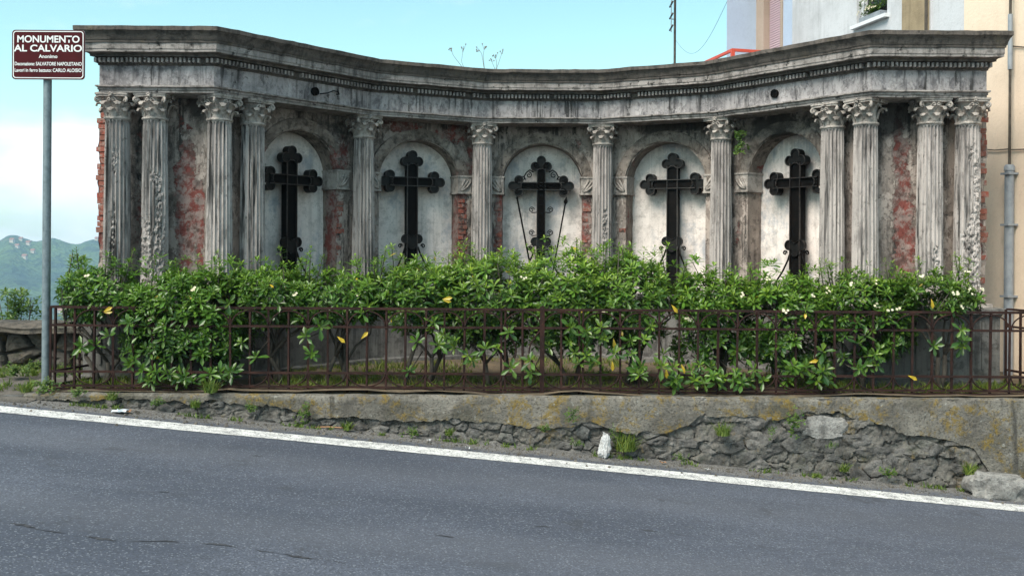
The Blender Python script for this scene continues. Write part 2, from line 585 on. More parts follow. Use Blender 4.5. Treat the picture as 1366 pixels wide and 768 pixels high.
mb = MB()
def edge_line(a, b):
    X = -16 + 32 * a
    wob = 0.012 * noise.noise(Vector((X * 0.8, 3, b * 2))) + 0.006 * noise.noise(Vector((X * 9, b * 5, 1)))
    return (X, 7.43 + 0.235 * b + wob, zr(X) + 0.004)
mb.grid(edge_line, 600, 2)
tag(mb.build('edge_line', M['paint'], road), kind='structure')

# tar-dark cracks in the asphalt, thin ragged strips
g_ = G('crack_dark'); g_.P(Base_Color=g_.mix(g_.rng(g_.noise(20, 4, 0.7), 0.4, 0.6), (0.02, 0.02, 0.024), (0.05, 0.052, 0.06)), Roughness=0.95); M['crack'] = g_.m
def road_pt(x, y):
    """point of the sloping road seen at (x, y)"""
    a = (x - CX) / F
    t = (y - CY - ROLL * (x - CX)) / F
    # EYE - t*Y = ROAD0 + SLOPE*(a*Y + 0.26)
    Y = (EYE - ROAD0 - SLOPE * 0.26) / (t + SLOPE * a)
    return Vector((a * Y, Y, zr(a * Y)))
rnd = random.Random(5)
for k, (pts, wd) in enumerate((
        ([(0, 694), (50, 705), (105, 714), (165, 722), (230, 722), (300, 727), (345, 734), (400, 742), (470, 752)], 0.008),
        ([(212, 656), (232, 657)], 0.012), ([(580, 713), (610, 716)], 0.010), ([(712, 701), (738, 703)], 0.012), ([(336, 607), (362, 609)], 0.01),
        ([(855, 706), (905, 712), (940, 720)], 0.008))):
    P3 = [road_pt(*p) for p in pts]
    L = []
    for i in range(len(P3) - 1):
        n = 16
        for j in range(n):
            L.append(P3[i].lerp(P3[i + 1], j / n))
    L.append(P3[-1])
    mb = MB()
    V = []
    for i, p in enumerate(L):
        e = min(1, i / 4, (len(L) - 1 - i) / 4)
        h = wd * e * max(0.03, 0.45 + 2.2 * noise.noise(Vector((p.x * 7, k, 0))))
        o = 0.02 * noise.noise(Vector((p.x * 7, 8 + k, 2))) + 0.012 * noise.noise(Vector((p.x * 30, 8 + k, 2)))
        V += [(p.x, p.y + o - h, p.z + 0.003), (p.x, p.y + o + h, p.z + 0.003)]
    mb.add(V, [(2 * i, 2 * i + 2, 2 * i + 3, 2 * i + 1) for i in range(len(L) - 1)])
    tag(mb.build('asphalt_crack', M['crack'], road), kind='structure')

# ground behind the retaining wall (garden bed) and the verge at the left
def zg(X, Y):
    if X > -4.25:
        return 0.0 + 0.03 * fr((X, Y, 0), 1.5)
    t = sstep(-4.25, -4.9, X) if False else min(1, max(0, (-4.25 - X) / 0.5))
    e = sstep(7.95, 8.9, Y)
    low = zr(X) * (1 - e) + 0.06 * e
    return (0.0 * (1 - t) + low * t) + 0.02 * fr((X, Y, 0), 2.5) * sstep(8.0, 8.3, Y)
mb = MB()
mb.grid(lambda a, b: (-4.28 + 13.3 * a, 8.1 + 12 * b, zg(-4.25 + 13 * a, 8.12 + 12 * b)), 90, 80)
garden = tag(mb.build('garden_ground', M['soil'], smooth=180), kind='structure')
mb = MB()
def verge(a, b):
    X = -14 + 9.78 * a; Y = 7.86 + 6.5 * b * b
    e = sstep(7.9, 8.9, Y)
    z = zr(X) * (1 - e) + (0.02 + 0.3 * zr(X)) * e + 0.003
    return (X, Y, z + 0.025 * fr((X, Y, 0), 2.5) * sstep(7.9, 8.2, Y))
mb.grid(verge, 90, 50)
tag(mb.build('verge_ground', M['dirt'], smooth=180), kind='structure')

def terrain_z(X, Y):
    r = math.hypot(X, Y - 8)
    az = math.atan2(X, Y)                      # 0 = straight ahead, negative left
    z = -1.6 - 118 * sstep(18, 420, r)
    n = fr((X, Y, 0), 0.0022, 5)
    # spur in the middle distance, coming in from the right
    sp = sstep(230, 420, r) * (1 - sstep(430, 620, r))
    px = CX + F * math.tan(max(-1.2, min(1.2, az)))
    z += sp * (40 + 58 * sstep(-40, 150, px)) * (1 + 0.25 * n)
    # the long hill across the valley
    hr = 117 + 3.5 * math.sin(px * 0.052 + 0.4) + 4 * math.sin(px * 0.11) + 10 * n
    z += hr * sstep(560, 1750, r) * (0.86 + 0.14 * sstep(1200, 1750, r)) - 90 * sstep(1800, 3200, r)
    z += sstep(200, 700, r) * (5 * fr((X, Y, 4), 0.012, 5) + 12 * fr((X, Y, 9), 0.0045, 4) * sstep(600, 900, r))
    return z
mb = MB()
radii = [11.5, 13, 16, 20, 28, 40, 60, 90, 130] + list(np.linspace(170, 640, 60)) + list(np.linspace(660, 1900, 110)) + [1960, 2040, 2150]
angs = list(np.linspace(-PI, -0.75, 50)) + list(np.linspace(-0.73, -0.28, 200)) + list(np.linspace(-0.25, PI, 60))
V = []; C_ = []
for r in radii:
    for a in angs:
        X = r * math.sin(a); Y = 8 + r * math.cos(a)
        V.append((X, Y, terrain_z(X, Y)))
na = len(angs)
Q = []
for j in range(len(radii) - 1):
    for i in range(na - 1):
        Q.append((j * na + i, j * na + i + 1, (j + 1) * na + i + 1, (j + 1) * na + i))
mb.add(V, Q)
g = G('wooded_hillside')
n1 = g.noise(0.006, 6, 0.65)
n2 = g.noise(0.035, 6, 0.7)
c = g.mix(g.rng(n1, 0.38, 0.62), (0.020, 0.048, 0.020), (0.085, 0.14, 0.030))
c = g.mix(g.rng(n2, 0.45, 0.65), c, (0.010, 0.026, 0.014))
c = g.mix(g.math('MULTIPLY', g.rng(g.noise(0.011, 5, 0.7), 0.56, 0.68), 0.7), c, (0.24, 0.22, 0.11))
c = g.mix(g.math('MULTIPLY', g.rng(g.noise(0.15, 3, 0.7), 0.5, 0.7), 0.5), c, (0.015, 0.03, 0.01))
g.P(Base_Color=c, Roughness=1.0)
g.bump(g.math('ADD', g.noise(0.06, 5, 0.7), g.math('MULTIPLY', g.vor(0.12), 0.6)), 1.0, 9.0)
M['hill'] = g.m
tag(mb.build('hills', M['hill'], smooth=180), kind='structure')

# ------------------------------------------------------------------ the monument
mon = thing('monument', (0, 10, 0), 'curved grey stone monument with fluted Corinthian columns and five arched niches', 'monument')
DIR = Vector((math.cos(R(50)), math.sin(R(50))))
c5 = Vector((-1.94, 10.417)); c6 = Vector((-0.69, 11.0))
s_ = (10.417 - 9.02) / DIR.y
q1 = c5 - DIR * s_
QP = [Vector((-4.25, 9.02)), q1, c5, c6]
QP = QP + [Vector((-p.x, p.y)) for p in reversed(QP)]

def offs(path, d):
    """offset towards the camera by d (negative: behind)"""
    N = []
    for i in range(len(path) - 1):
        t = (path[i + 1] - path[i]).normalized()
        N.append(Vector((t.y, -t.x)))
    out = []
    for i, p in enumerate(path):
        if i == 0: out.append(p + N[0] * d)
        elif i == len(path) - 1: out.append(p + N[-1] * d)
        else:
            m = (N[i - 1] + N[i]).normalized()
            out.append(p + m * (d / m.dot(N[i])))
    return out

WALL = -0.18
WL = offs(QP, WALL)

# wear map: where the plaster has come off (red) and where soot sits, in the monument's own x/z
def ydist(x):
    a = abs(x - CX)
    return float(np.interp(a, [0, 80, 243, 388, 450, 620], [11.2, 11.2, 10.6, 9.6, 9.2, 9.2]))
RED = [(135, 230, 9, 120, .8), (188, 285, 10, 55, .55), (186, 200, 8, 40, .4), (247, 270, 13, 80, .95), (266, 300, 6, 70, .8), (240, 170, 10, 40, .45),
       (350, 215, 8, 28, 1.0), (439, 300, 9, 62, .9), (452, 218, 10, 32, .8), (347, 325, 5, 40, .6), (535, 168, 26, 11, .7), (500, 320, 6, 50, .35),
       (612, 300, 9, 62, 1.05), (630, 200, 10, 36, .65), (605, 172, 26, 22, .6), (666, 292, 6, 52, .85), (781, 292, 8, 62, .7), (770, 205, 14, 26, .45),
       (690, 190, 10, 20, .35), (845, 210, 12, 30, .4), (838, 300, 6, 50, .45), (1101, 325, 6, 60, .95), (1098, 212, 10, 34, .7), (1205, 300, 12, 110, .8), (1198, 195, 8, 60, .7),
       (1300, 300, 10, 90, .8), (1215, 330, 10, 50, .7), (1020, 225, 14, 22, .5), (985, 310, 6, 40, .4)]
SOOT = [(905, 163, 62, 14, 1.0), (960, 190, 20, 20, .5), (1190, 150, 30, 40, .9), (255, 138, 22, 30, .8), (430, 165, 30, 25, .6), (600, 160, 40, 16, .55),
        (725, 166, 38, 10, .85), (1040, 165, 50, 18, .75), (1250, 200, 14, 90, .35), (180, 180, 12, 60, .5), (560, 205, 40, 14, .4), (1080, 250, 30, 60, .35), (405, 190, 40, 20, .7)]
def blobs(L):
    out = []
    for x, y, rx, ry, s in L:
        p = at(x, y, ydist(x)); k = ydist(x) / F
        out.append((p.x, p.z, rx * k, ry * k, s))
    return out
REDB, SOOTB = blobs(RED), blobs(SOOT)
def wear(p):
    r = s = 0.0
    for x, z, a, b, k in REDB:
        d = ((p[0] - x) / a) ** 2 + ((p[2] - z) / b) ** 2
        if d < 6: r = max(r, k * math.exp(-d * 0.55))
    for x, z, a, b, k in SOOTB:
        d = ((p[0] - x) / a) ** 2 + ((p[2] - z) / b) ** 2
        if d < 6: s = max(s, k * math.exp(-d * 0.5))
    return (r, s, 0, 1)

def flake(p, wr):
    """surface offset: undulation, and a step in where the coat is gone"""
    n = fr((p[0], p[1], p[2]), 7, 4)
    e = wr + n * 0.55
    return 0.006 * fr(p, 3.2, 3) + 0.004 * fr(p, 17, 3) - 0.014 * sstep(0.42, 0.5, e)

ZB, ZT, SPR, HW = 0.70, 2.66, 1.97, 0.47
def wall_panel(a, b, cu):
    """a, b: wall-line ends (2D). cu: distance of the niche centre from a. Returns frame function"""
    t = (b - a).normalized(); n = Vector((t.y, -t.x)); L = (b - a).length
    m = a + t * cu
    def pt(u, d, z):
        q = m + t * u + n * d
        return Vector((q.x, q.y, z))
    mbp = MB()
    u0, u1 = -cu, L - cu
    def fp(u, z):
        p = pt(u, 0, z); wr = wear(p)[0]
        return pt(u, flake(p, wr), z)
    for ua, ub in ((u0, -HW), (HW, u1)):
        nx = max(4, int((ub - ua) / 0.022))
        mbp.grid(lambda s, v: fp(ua + (ub - ua) * s, ZB + (SPR - ZB) * v), nx, 58, wear)
    th = sorted(set([PI * i / 40 for i in range(41)] + [math.atan2(ZT - SPR, u1), math.atan2(ZT - SPR, u0)]))
    def rect(c, s):
        k = 1e9
        if c > 1e-6: k = min(k, u1 / c)
        if c < -1e-6: k = min(k, u0 / c)
        if s > 1e-6: k = min(k, (ZT - SPR) / s)
        return k
    K = 14
    P, Q = [], []
    for i, q in enumerate(th):
        c, s = math.cos(q), max(0.0, math.sin(q))
        ro = rect(c, s)
        for k in range(K + 1):
            r = HW + (ro - HW) * k / K
            P.append(fp(r * c, SPR + r * s))
    for i in range(len(th) - 1):
        for k in range(K):
            a_ = i * (K + 1) + k
            Q.append((a_, a_ + 1, a_ + K + 2, a_ + K + 1))
    mbp.add(P, Q, [wear(p) for p in P])
    wallp = mbp.build('bay_wall', M['wall'], mon, smooth=50)
    # reveal round the opening
    D = 0.24
    prof = [(-HW, ZB + (SPR - ZB) * i / 30) for i in range(30)] + [(HW * math.cos(PI - PI * i / 40), SPR + HW * math.sin(PI * i / 40)) for i in range(41)] + \
           [(HW, SPR - (SPR - ZB) * i / 30) for i in range(1, 31)]
    mbr = MB()
    P, Q = [], []
    ND = 8
    for i, (u, z) in enumerate(prof):
        f0 = fp(u, z)
        for k in range(ND + 1):
            p = pt(u, -D * k / ND, z)
            if k == 0:
                p = f0
            else:
                inw = 0.007 * fr(p, 9, 3)
                l = math.hypot(u, z - SPR) if z > SPR else abs(u)
                p = pt(u + inw * (-u / l), -D * k / ND, z)
            P.append(p)
    for i in range(len(prof) - 1):
        for k in range(ND):
            a_ = i * (ND + 1) + k
            Q.append((a_, a_ + 1, a_ + ND + 2, a_ + ND + 1))
    mbr.add(P, Q, [wear(p) for p in P])
    mbr.build('niche_reveal', M['jamb'], wallp, smooth=50)
    # pale back of the niche
    mbb = MB()
    outl = [(-0.5, ZB), (0.5, ZB), (0.5, SPR)] + [(0.5 * math.cos(PI * i / 24), SPR + 0.5 * math.sin(PI * i / 24)) for i in range(1, 24)] + [(-0.5, SPR)]
    mbb.grid(lambda s, v: pt(-0.5 + s, -D + 0.004 + 0.006 * fr(pt(s, 0, ZB + 1.82 * v), 2.5, 3), ZB + 1.82 * v), 30, 50)
    mbb.build('niche_back', M['niche'], wallp, smooth=180)
    # archivolt: broken raised moulding
    mba = MB()
    ap = [(0.475, 0.000), (0.480, 0.026), (0.500, 0.034), (0.545, 0.030), (0.570, 0.036), (0.592, 0.030), (0.597, 0.0)]
    P, Q = [], []
    NA = 72
    for i in range(NA + 1):
        q = PI * i / NA
        for r, d in ap:
            c, s = math.cos(q), math.sin(q)
            p = pt(r * c, 0, SPR + r * s)
            wr = wear(p)
            brk = sstep(0.05, 0.3, fr(p, 5, 4) + 0.55 * wr[0])
            dd = d * (1 - 0.75 * brk) + 0.006 * fr(p, 22, 3) - (0.012 if d == 0 else 0)
            P.append(pt(r * c, dd, SPR + r * s))
    m_ = len(ap)
    for i in range(NA):
        for k in range(m_ - 1):
            a_ = i * m_ + k
            Q.append((a_, a_ + 1, a_ + m_ + 1, a_ + m_))
    mba.add(P, Q, [tuple(0.75 * x for x in wear(p)[:3]) + (1,) for p in P])
    mba.build('archivolt', M['archivolt'], mon, smooth=50)
    # impost blocks carved with a leaf, turning into the opening
    for sgn in (-1, 1):
        ue = (u1 - 0.02 if sgn > 0 else -u0 - 0.02)
        ue = min(ue, 0.615)
        mbi = MB()
        uc = (HW - 0.018 + ue) / 2; uh = (ue - HW + 0.018) / 2
        A = pt(uc * sgn, -0.10, 1.955)
        mbi.box(A, (uh, 0.128, 0.092), (t.x, t.y, 0), (n.x, n.y, 0))
        mbi.box(pt(uc * sgn, -0.098, 2.050), (uh + 0.008, 0.136, 0.010), (t.x, t.y, 0), (n.x, n.y, 0))
        mbi.box(pt(uc * sgn, -0.098, 1.859), (uh + 0.008, 0.136, 0.010), (t.x, t.y, 0), (n.x, n.y, 0))
        im = mbi.build('impost', M['capital'], mon)
        mbl = MB()
        for k in range(3):
            f = (0.3 + 0.28 * k)
            bu = (HW + 0.01) * sgn; 
            p0 = pt((HW - 0.005 + 0.15 * uh) * sgn, 0.026, 1.895)
            pts = []
            for j in range(7):
                s = j / 6
                pts.append(pt((HW - 0.005 + 2 * uh * (0.08 + 0.80 * s * (0.5 + 0.25 * k))) * sgn, 0.030 + 0.008 * math.sin(PI * s), 1.885 + 0.135 * s ** (0.7 + 0.5 * k) * (1 - 0.12 * k)))
            mbl.tube(pts, [0.006 + 0.009 * math.sin(PI * min(1, 0.15 + 0.8 * j / 6)) for j in range(7)], 6)
        mbl.build('carved_leaf', M['capital'], im, smooth=180)
    return pt, t, n

frames = []
# facet 1 niche centre lies midway between its own pair of columns
CW = 1.38
for i in range(1, 6):
    a, b = WL[i], WL[i + 1]
    if i == 1: cmid = (c5 - DIR * (CW / 2))
    elif i == 5: cmid = Vector((-(c5 - DIR * (CW / 2)).x, (c5 - DIR * (CW / 2)).y))
    else: cmid = (QP[i] + QP[i + 1]) / 2
    t = (b - a).normalized()
    frames.append(wall_panel(a, b, (cmid - a).dot(t)))

# end piers: front wall with broken brick edge
for sgn in (-1, 1):
    a, b = WL[0], WL[1]
    mbp = MB()
    def fpier(s, v):
        z = ZB + (2.64 - ZB) * v
        x = a.x + (b.x - a.x) * s
        p = Vector((sgn * x, a.y, z))
        wr = wear(p)[0]
        x2 = x
        if s < 0.04:
            x2 = x + 0.035 * fr((0, sgn * 3, z), 3.0, 4) + 0.02 * max(0, 0.0)
        return Vector((sgn * x2, a.y - flake(p, wr), z))
    mbp.grid(fpier, 48, 84, wear)
    pw = mbp.build('pier_wall', M['wall'], mon, smooth=50)
    mbs = MB()
    mbs.grid(lambda s, v: Vector((sgn * (a.x + 0.035 * fr((0, sgn * 3, ZB + (2.64 - ZB) * v), 3.0, 4)) + 0.0 * s, a.y + 0.62 * s, ZB + (2.64 - ZB) * v)) , 10, 84, wear)
    mbs.build('pier_side', M['wall'], pw, smooth=50)
    # exposed bricks down the broken outer edge
    me_b = MB().box((0, 0, 0), (0.062, 0.11, 0.026)).mesh('brick', M['brick'])
    rb = random.Random(3 + sgn)
    z = 0.78 if sgn > 0 else 1.38
    while z < 2.55:
        if rb.random() < (0.97 if sgn < 0 else 0.6):
            link('brick', me_b, pw, (sgn * (4.205 + rb.uniform(-0.018, 0.012)), 9.295 + rb.uniform(0, 0.02), z), (0, rb.uniform(-.05, .05), rb.uniform(-.1, .1)), (rb.uniform(.7, 1.1), 1, rb.uniform(.85, 1.05)))
        z += 0.055

# bricks showing in the stripped jambs (facet index, side, z range)
me_b2 = MB().box((0, 0, 0), (0.055, 0.012, 0.025)).mesh('brick', M['brick'])
rb = random.Random(11)
for fi, sgn, z0, z1, pr in ((1, 1, 1.05, 1.80, .9), (0, 1, 1.1, 1.75, .75), (2, 1, 1.2, 1.75, .5), (2, -1, 1.2, 1.7, .45), (4, 1, 1.0, 1.8, .5), (0, -1, 2.06, 2.22, 1.0), (0, 1, 2.06, 2.25, .9), (3, -1, 1.2, 1.6, .2)):
    pt, t, n = frames[fi]
    z = z0
    while z < z1:
        if rb.random() < pr:
            w_ = rb.uniform(0.5, 0.95)
            u = (HW + 0.055 * w_ + 0.002) * sgn
            link('brick', me_b2, mon, pt(u, -0.010 + rb.uniform(-0.004, 0.003), z), (0, rb.uniform(-.03, .03), math.atan2(t.y, t.x)), (w_, 1, rb.uniform(.8, 1)))
        z += 0.060

# swept courses
def sweep(mbx, prof, xe, seg=0.07, amp=0.004, nscale=6, path=QP, colf=None):
    """prof: closed list (d, z); xe(d): |X| of the end return"""
    rings = []
    lines = []
    for d, z in prof:
        o = offs(path, d)
        o[0].x = -xe(d); o[-1].x = xe(d)
        lines.append(o)
    nst = [max(1, int((path[i + 1] - path[i]).length / seg)) for i in range(len(path) - 1)]
    st = [(i, j / nst[i]) for i in range(len(path) - 1) for j in range(nst[i])] + [(len(path) - 2, 1.0)]
    P = []
    for i, f in st:
        for k, (d, z) in enumerate(prof):
            q = lines[k][i].lerp(lines[k][i + 1], f)
            p = Vector((q.x, q.y, z))
            if amp and d > -0.3:
                p.y += amp * fr(p, nscale, 4)
                p.z += amp * 0.7 * fr((p.x + 7, p.y, p.z), nscale, 4)
            P.append(p)
    m = len(prof)
    Q = []
    for s in range(len(st) - 1):
        for k in range(m):
            Q.append((s * m + k, s * m + (k + 1) % m, (s + 1) * m + (k + 1) % m, (s + 1) * m + k))
    Q.append(tuple(range(m)))
    Q.append(tuple(range((len(st) - 1) * m, len(st) * m)))
    mbx.add(P, Q, [colf(p) for p in P] if colf else None)
    return mbx

ent_x = lambda d: 4.10 + 0.60 * max(-0.05, min(0.25, d - 0.15))
B_ = -0.62
ent = sweep(MB(), [(B_, 2.700), (0.150, 2.700), (0.150, 2.893), (B_, 2.893)], ent_x, amp=0.005, nscale=5).build('frieze', M['frieze'], mon, smooth=40)
sweep(MB(), [(B_, 2.640), (0.155, 2.640), (0.155, 2.662), (0.166, 2.664), (0.166, 2.682), (0.190, 2.690), (0.190, 2.703), (B_, 2.703)], ent_x, amp=0.005, nscale=7).build('architrave', M['fascia'], mon, smooth=40)
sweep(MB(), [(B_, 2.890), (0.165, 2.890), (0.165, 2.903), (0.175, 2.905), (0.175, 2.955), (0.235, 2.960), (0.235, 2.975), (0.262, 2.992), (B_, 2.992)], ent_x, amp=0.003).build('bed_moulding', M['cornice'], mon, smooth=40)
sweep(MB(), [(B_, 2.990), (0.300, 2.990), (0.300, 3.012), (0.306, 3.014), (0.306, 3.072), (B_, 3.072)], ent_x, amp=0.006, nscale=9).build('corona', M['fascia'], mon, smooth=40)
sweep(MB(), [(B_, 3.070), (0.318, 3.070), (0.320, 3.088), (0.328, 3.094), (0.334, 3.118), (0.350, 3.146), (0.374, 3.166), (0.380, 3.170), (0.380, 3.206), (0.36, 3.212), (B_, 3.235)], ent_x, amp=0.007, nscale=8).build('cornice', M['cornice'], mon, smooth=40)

# dentils: a toothed course (each only about 4 px wide: one joined course)
mb = MB()
dl = offs(QP, 0.200); dl[0].x = -ent_x(0.2); dl[-1].x = ent_x(0.2)
rb = random.Random(4)
for i in range(len(dl) - 1):
    L = (dl[i + 1] - dl[i]).length; t = (dl[i + 1] - dl[i]).normalized(); n = Vector((t.y, -t.x))
    k = int(L / 0.040)
    for j in range(k):
        if rb.random() < 0.05: continue
        p = dl[i] + t * (L * (j + 0.5) / k)
        mb.box((p.x, p.y, 2.930 + rb.uniform(-.002, .002)), (0.0105, 0.024, 0.020), (t.x, t.y, 0), (n.x, n.y, 0))
tag(mb.build('dentil_course', M['fascia'], mon), kind='stuff')

# podium and pedestal mouldings
pod_x = lambda d: 4.10 + min(0.3, max(0, d)) * 0.42
sweep(MB(), [(-0.62, -0.3), (0.235, -0.3), (0.235, 0.625), (-0.62, 0.625)], pod_x, amp=0.006, nscale=3).build('podium', M['podium'], mon, smooth=40)
sweep(MB(), [(-0.60, -0.28), (0.275, -0.28), (0.275, 0.035), (0.245, 0.05), (-0.6, 0.05)], pod_x, amp=0.006, nscale=5).build('podium_plinth', M['podium'], mon, smooth=40)
sweep(MB(), [(-0.62, 0.622), (0.245, 0.622), (0.262, 0.645), (0.288, 0.650), (0.288, 0.695), (0.27, 0.703), (-0.62, 0.710)], pod_x, amp=0.006, nscale=6).build('podium_cap', M['podium'], mon, smooth=40)
# rear of the monument
mb = MB()
bk = offs(QP, -0.60); bk[0].x = -4.12; bk[-1].x = 4.12
for i in range(len(bk) - 1):
    mb.grid(lambda s, v: (bk[i].x + (bk[i + 1].x - bk[i].x) * s, bk[i].y + (bk[i + 1].y - bk[i].y) * s, -0.3 + 3.2 * v), 4, 8)
mb.build('rear_wall', M['podium'], mon)

# carved plant relief on the end pedestals
for sgn in (-1, 1):
    mb = MB()
    bx = sgn * 3.74; yf = 9.02 - 0.235
    mb.tube([(bx - 0.20, yf, 0.14), (bx - 0.09, yf - .004, 0.22), (bx + 0.03, yf - .004, 0.30), (bx + 0.12, yf, 0.42)], [0.012, 0.011, 0.009, 0.006], 6)
    for k, (u, z, a) in enumerate(((-0.12, 0.2, 2.2), (-0.05, 0.25, -0.4), (0.02, 0.3, 1.9), (0.08, 0.36, -0.1), (0.12, 0.42, 0.9), (-0.16, 0.17, -0.9), (0.05, 0.33, 2.6))):
        d = Vector((math.cos(a), 0, math.sin(a))); p = Vector((bx + u, yf - 0.004, z))
        mb.tube([p, p + d * 0.035, p + d * 0.075, p + d * 0.105], [0.006, 0.022, 0.018, 0.003], 6)
    for s in (-1, 1):
        mb.box((bx + s * 0.30, yf - 0.004, 0.36), (0.012, 0.010, 0.22))
    mb.build('carved_relief', M['podium'], mon, smooth=60)

# roundels on the frieze
for fi, f in ((1, 0.50), (5, 0.415)):
    o = offs(QP, 0.150)
    t = (o[fi + 1] - o[fi]).normalized(); n = Vector((t.y, -t.x))
    x_t = 418 if fi == 1 else 1033
    # find the point along the facet that faces that direction
    best = min((abs(CX + F * (o[fi].lerp(o[fi + 1], s / 200)).x / (o[fi].lerp(o[fi + 1], s / 200)).y - x_t), s) for s in range(201))[1] / 200
    p = o[fi].lerp(o[fi + 1], best)
    p3 = Vector((p.x, p.y, 2.80)) + Vector((n.x, n.y, 0)) * 0.004
    U = Vector((t.x, t.y, 0)); W = Vector((0, 0, 1)); N = Vector((n.x, n.y, 0))
    mb = MB()
    mb.prism([(0.044 * math.cos(2 * PI * k / 20), 0.044 * math.sin(2 * PI * k / 20)) for k in range(20)], (p3 + N * 0.022, U, W, N), 0.03, 0.012, 0.010)
    mb.build('roundel', M['iron'], mon, smooth=40)
    if fi == 1:
        mb = MB()
        mb.tube([p3 + U * 0.05 + N * .02 - W * 0.02, p3 + U * 0.14 + N * 0.03, p3 + U * 0.22 + N * 0.02 + W * 0.035, p3 + U * 0.28 + N * 0.02 + W * 0.03], 0.006, 5)
        mb.tube([p3 + U * 0.26 + N * .02, p3 + U * 0.27 + N * 0.05, p3 + U * 0.25 + N * 0.05 + W * 0.05], 0.007, 5)
        mb.build('iron_hook', M['iron'], mon, smooth=180)

# ------------------------------------------------------------------ columns
def shaft_mesh(z0, z1, seed, ero, base_er):
    mbx = MB()
    NF, SP = 20, 7
    na = NF * SP; nz = 140
    P, C = [], []
    for j in range(nz + 1):
        f = j / nz
        z = z0 + (z1 - z0) * f
        RR = 0.124 - 0.016 * f ** 1.4
        for i in range(na):
            th = 2 * PI * i / na
            ph = ((i / SP) % 1.0)
            x = abs(ph - 0.5) * 2
            we = 0.80
            for ze, sg in ((z1 - 0.035, 1), (z0 + 0.035, -1)):
                q = (z - ze) * sg
                if q > 0: we *= math.sqrt(max(0.0, 1 - (q / 0.022) ** 2))
            dep = 0.0200 * math.sqrt(1 - (x / we) ** 2) if x < we else 0.0
            c_, s_2 = math.cos(th), math.sin(th)
            e = base_er + 0.30 * noise.fractal(Vector((c_ * 1.1 + seed * 3.7, s_2 * 1.1, z * 2.6)), 0.9, 2.2, 4)
            tc_ = th - 1.5 * PI
            tc_ = (tc_ + PI) % (2 * PI) - PI
            for et, ez, rt, rz, k in ero:
                dd = ((tc_ - et) / rt) ** 2 + ((z - ez) / rz) ** 2
                if dd < 5: e += k * math.exp(-dd * 0.7)
            kk = sstep(0.42, 0.50, e)
            n_ = noise.fractal(Vector((c_ * 4.2 + seed, s_2 * 4.2, z * 27)), 0.6, 2.2, 4)
            r = (RR - dep) * (1 - kk) + (RR - 0.018 + 0.022 * n_) * kk + 0.0012 * n_
            P.append((r * c_, r * s_2, z))
            C.append((0, kk * (0.10 + 0.55 * max(0, -n_)), 0, 1))
    Q = []
    for j in range(nz):
        for i in range(na):
            Q.append((j * na + i, j * na + (i + 1) % na, (j + 1) * na + (i + 1) % na, (j + 1) * na + i))
    Q.append(tuple(range(na - 1, -1, -1))); Q.append(tuple(nz * na + k for k in range(na)))
    mbx.add(P, Q, C)
    return mbx

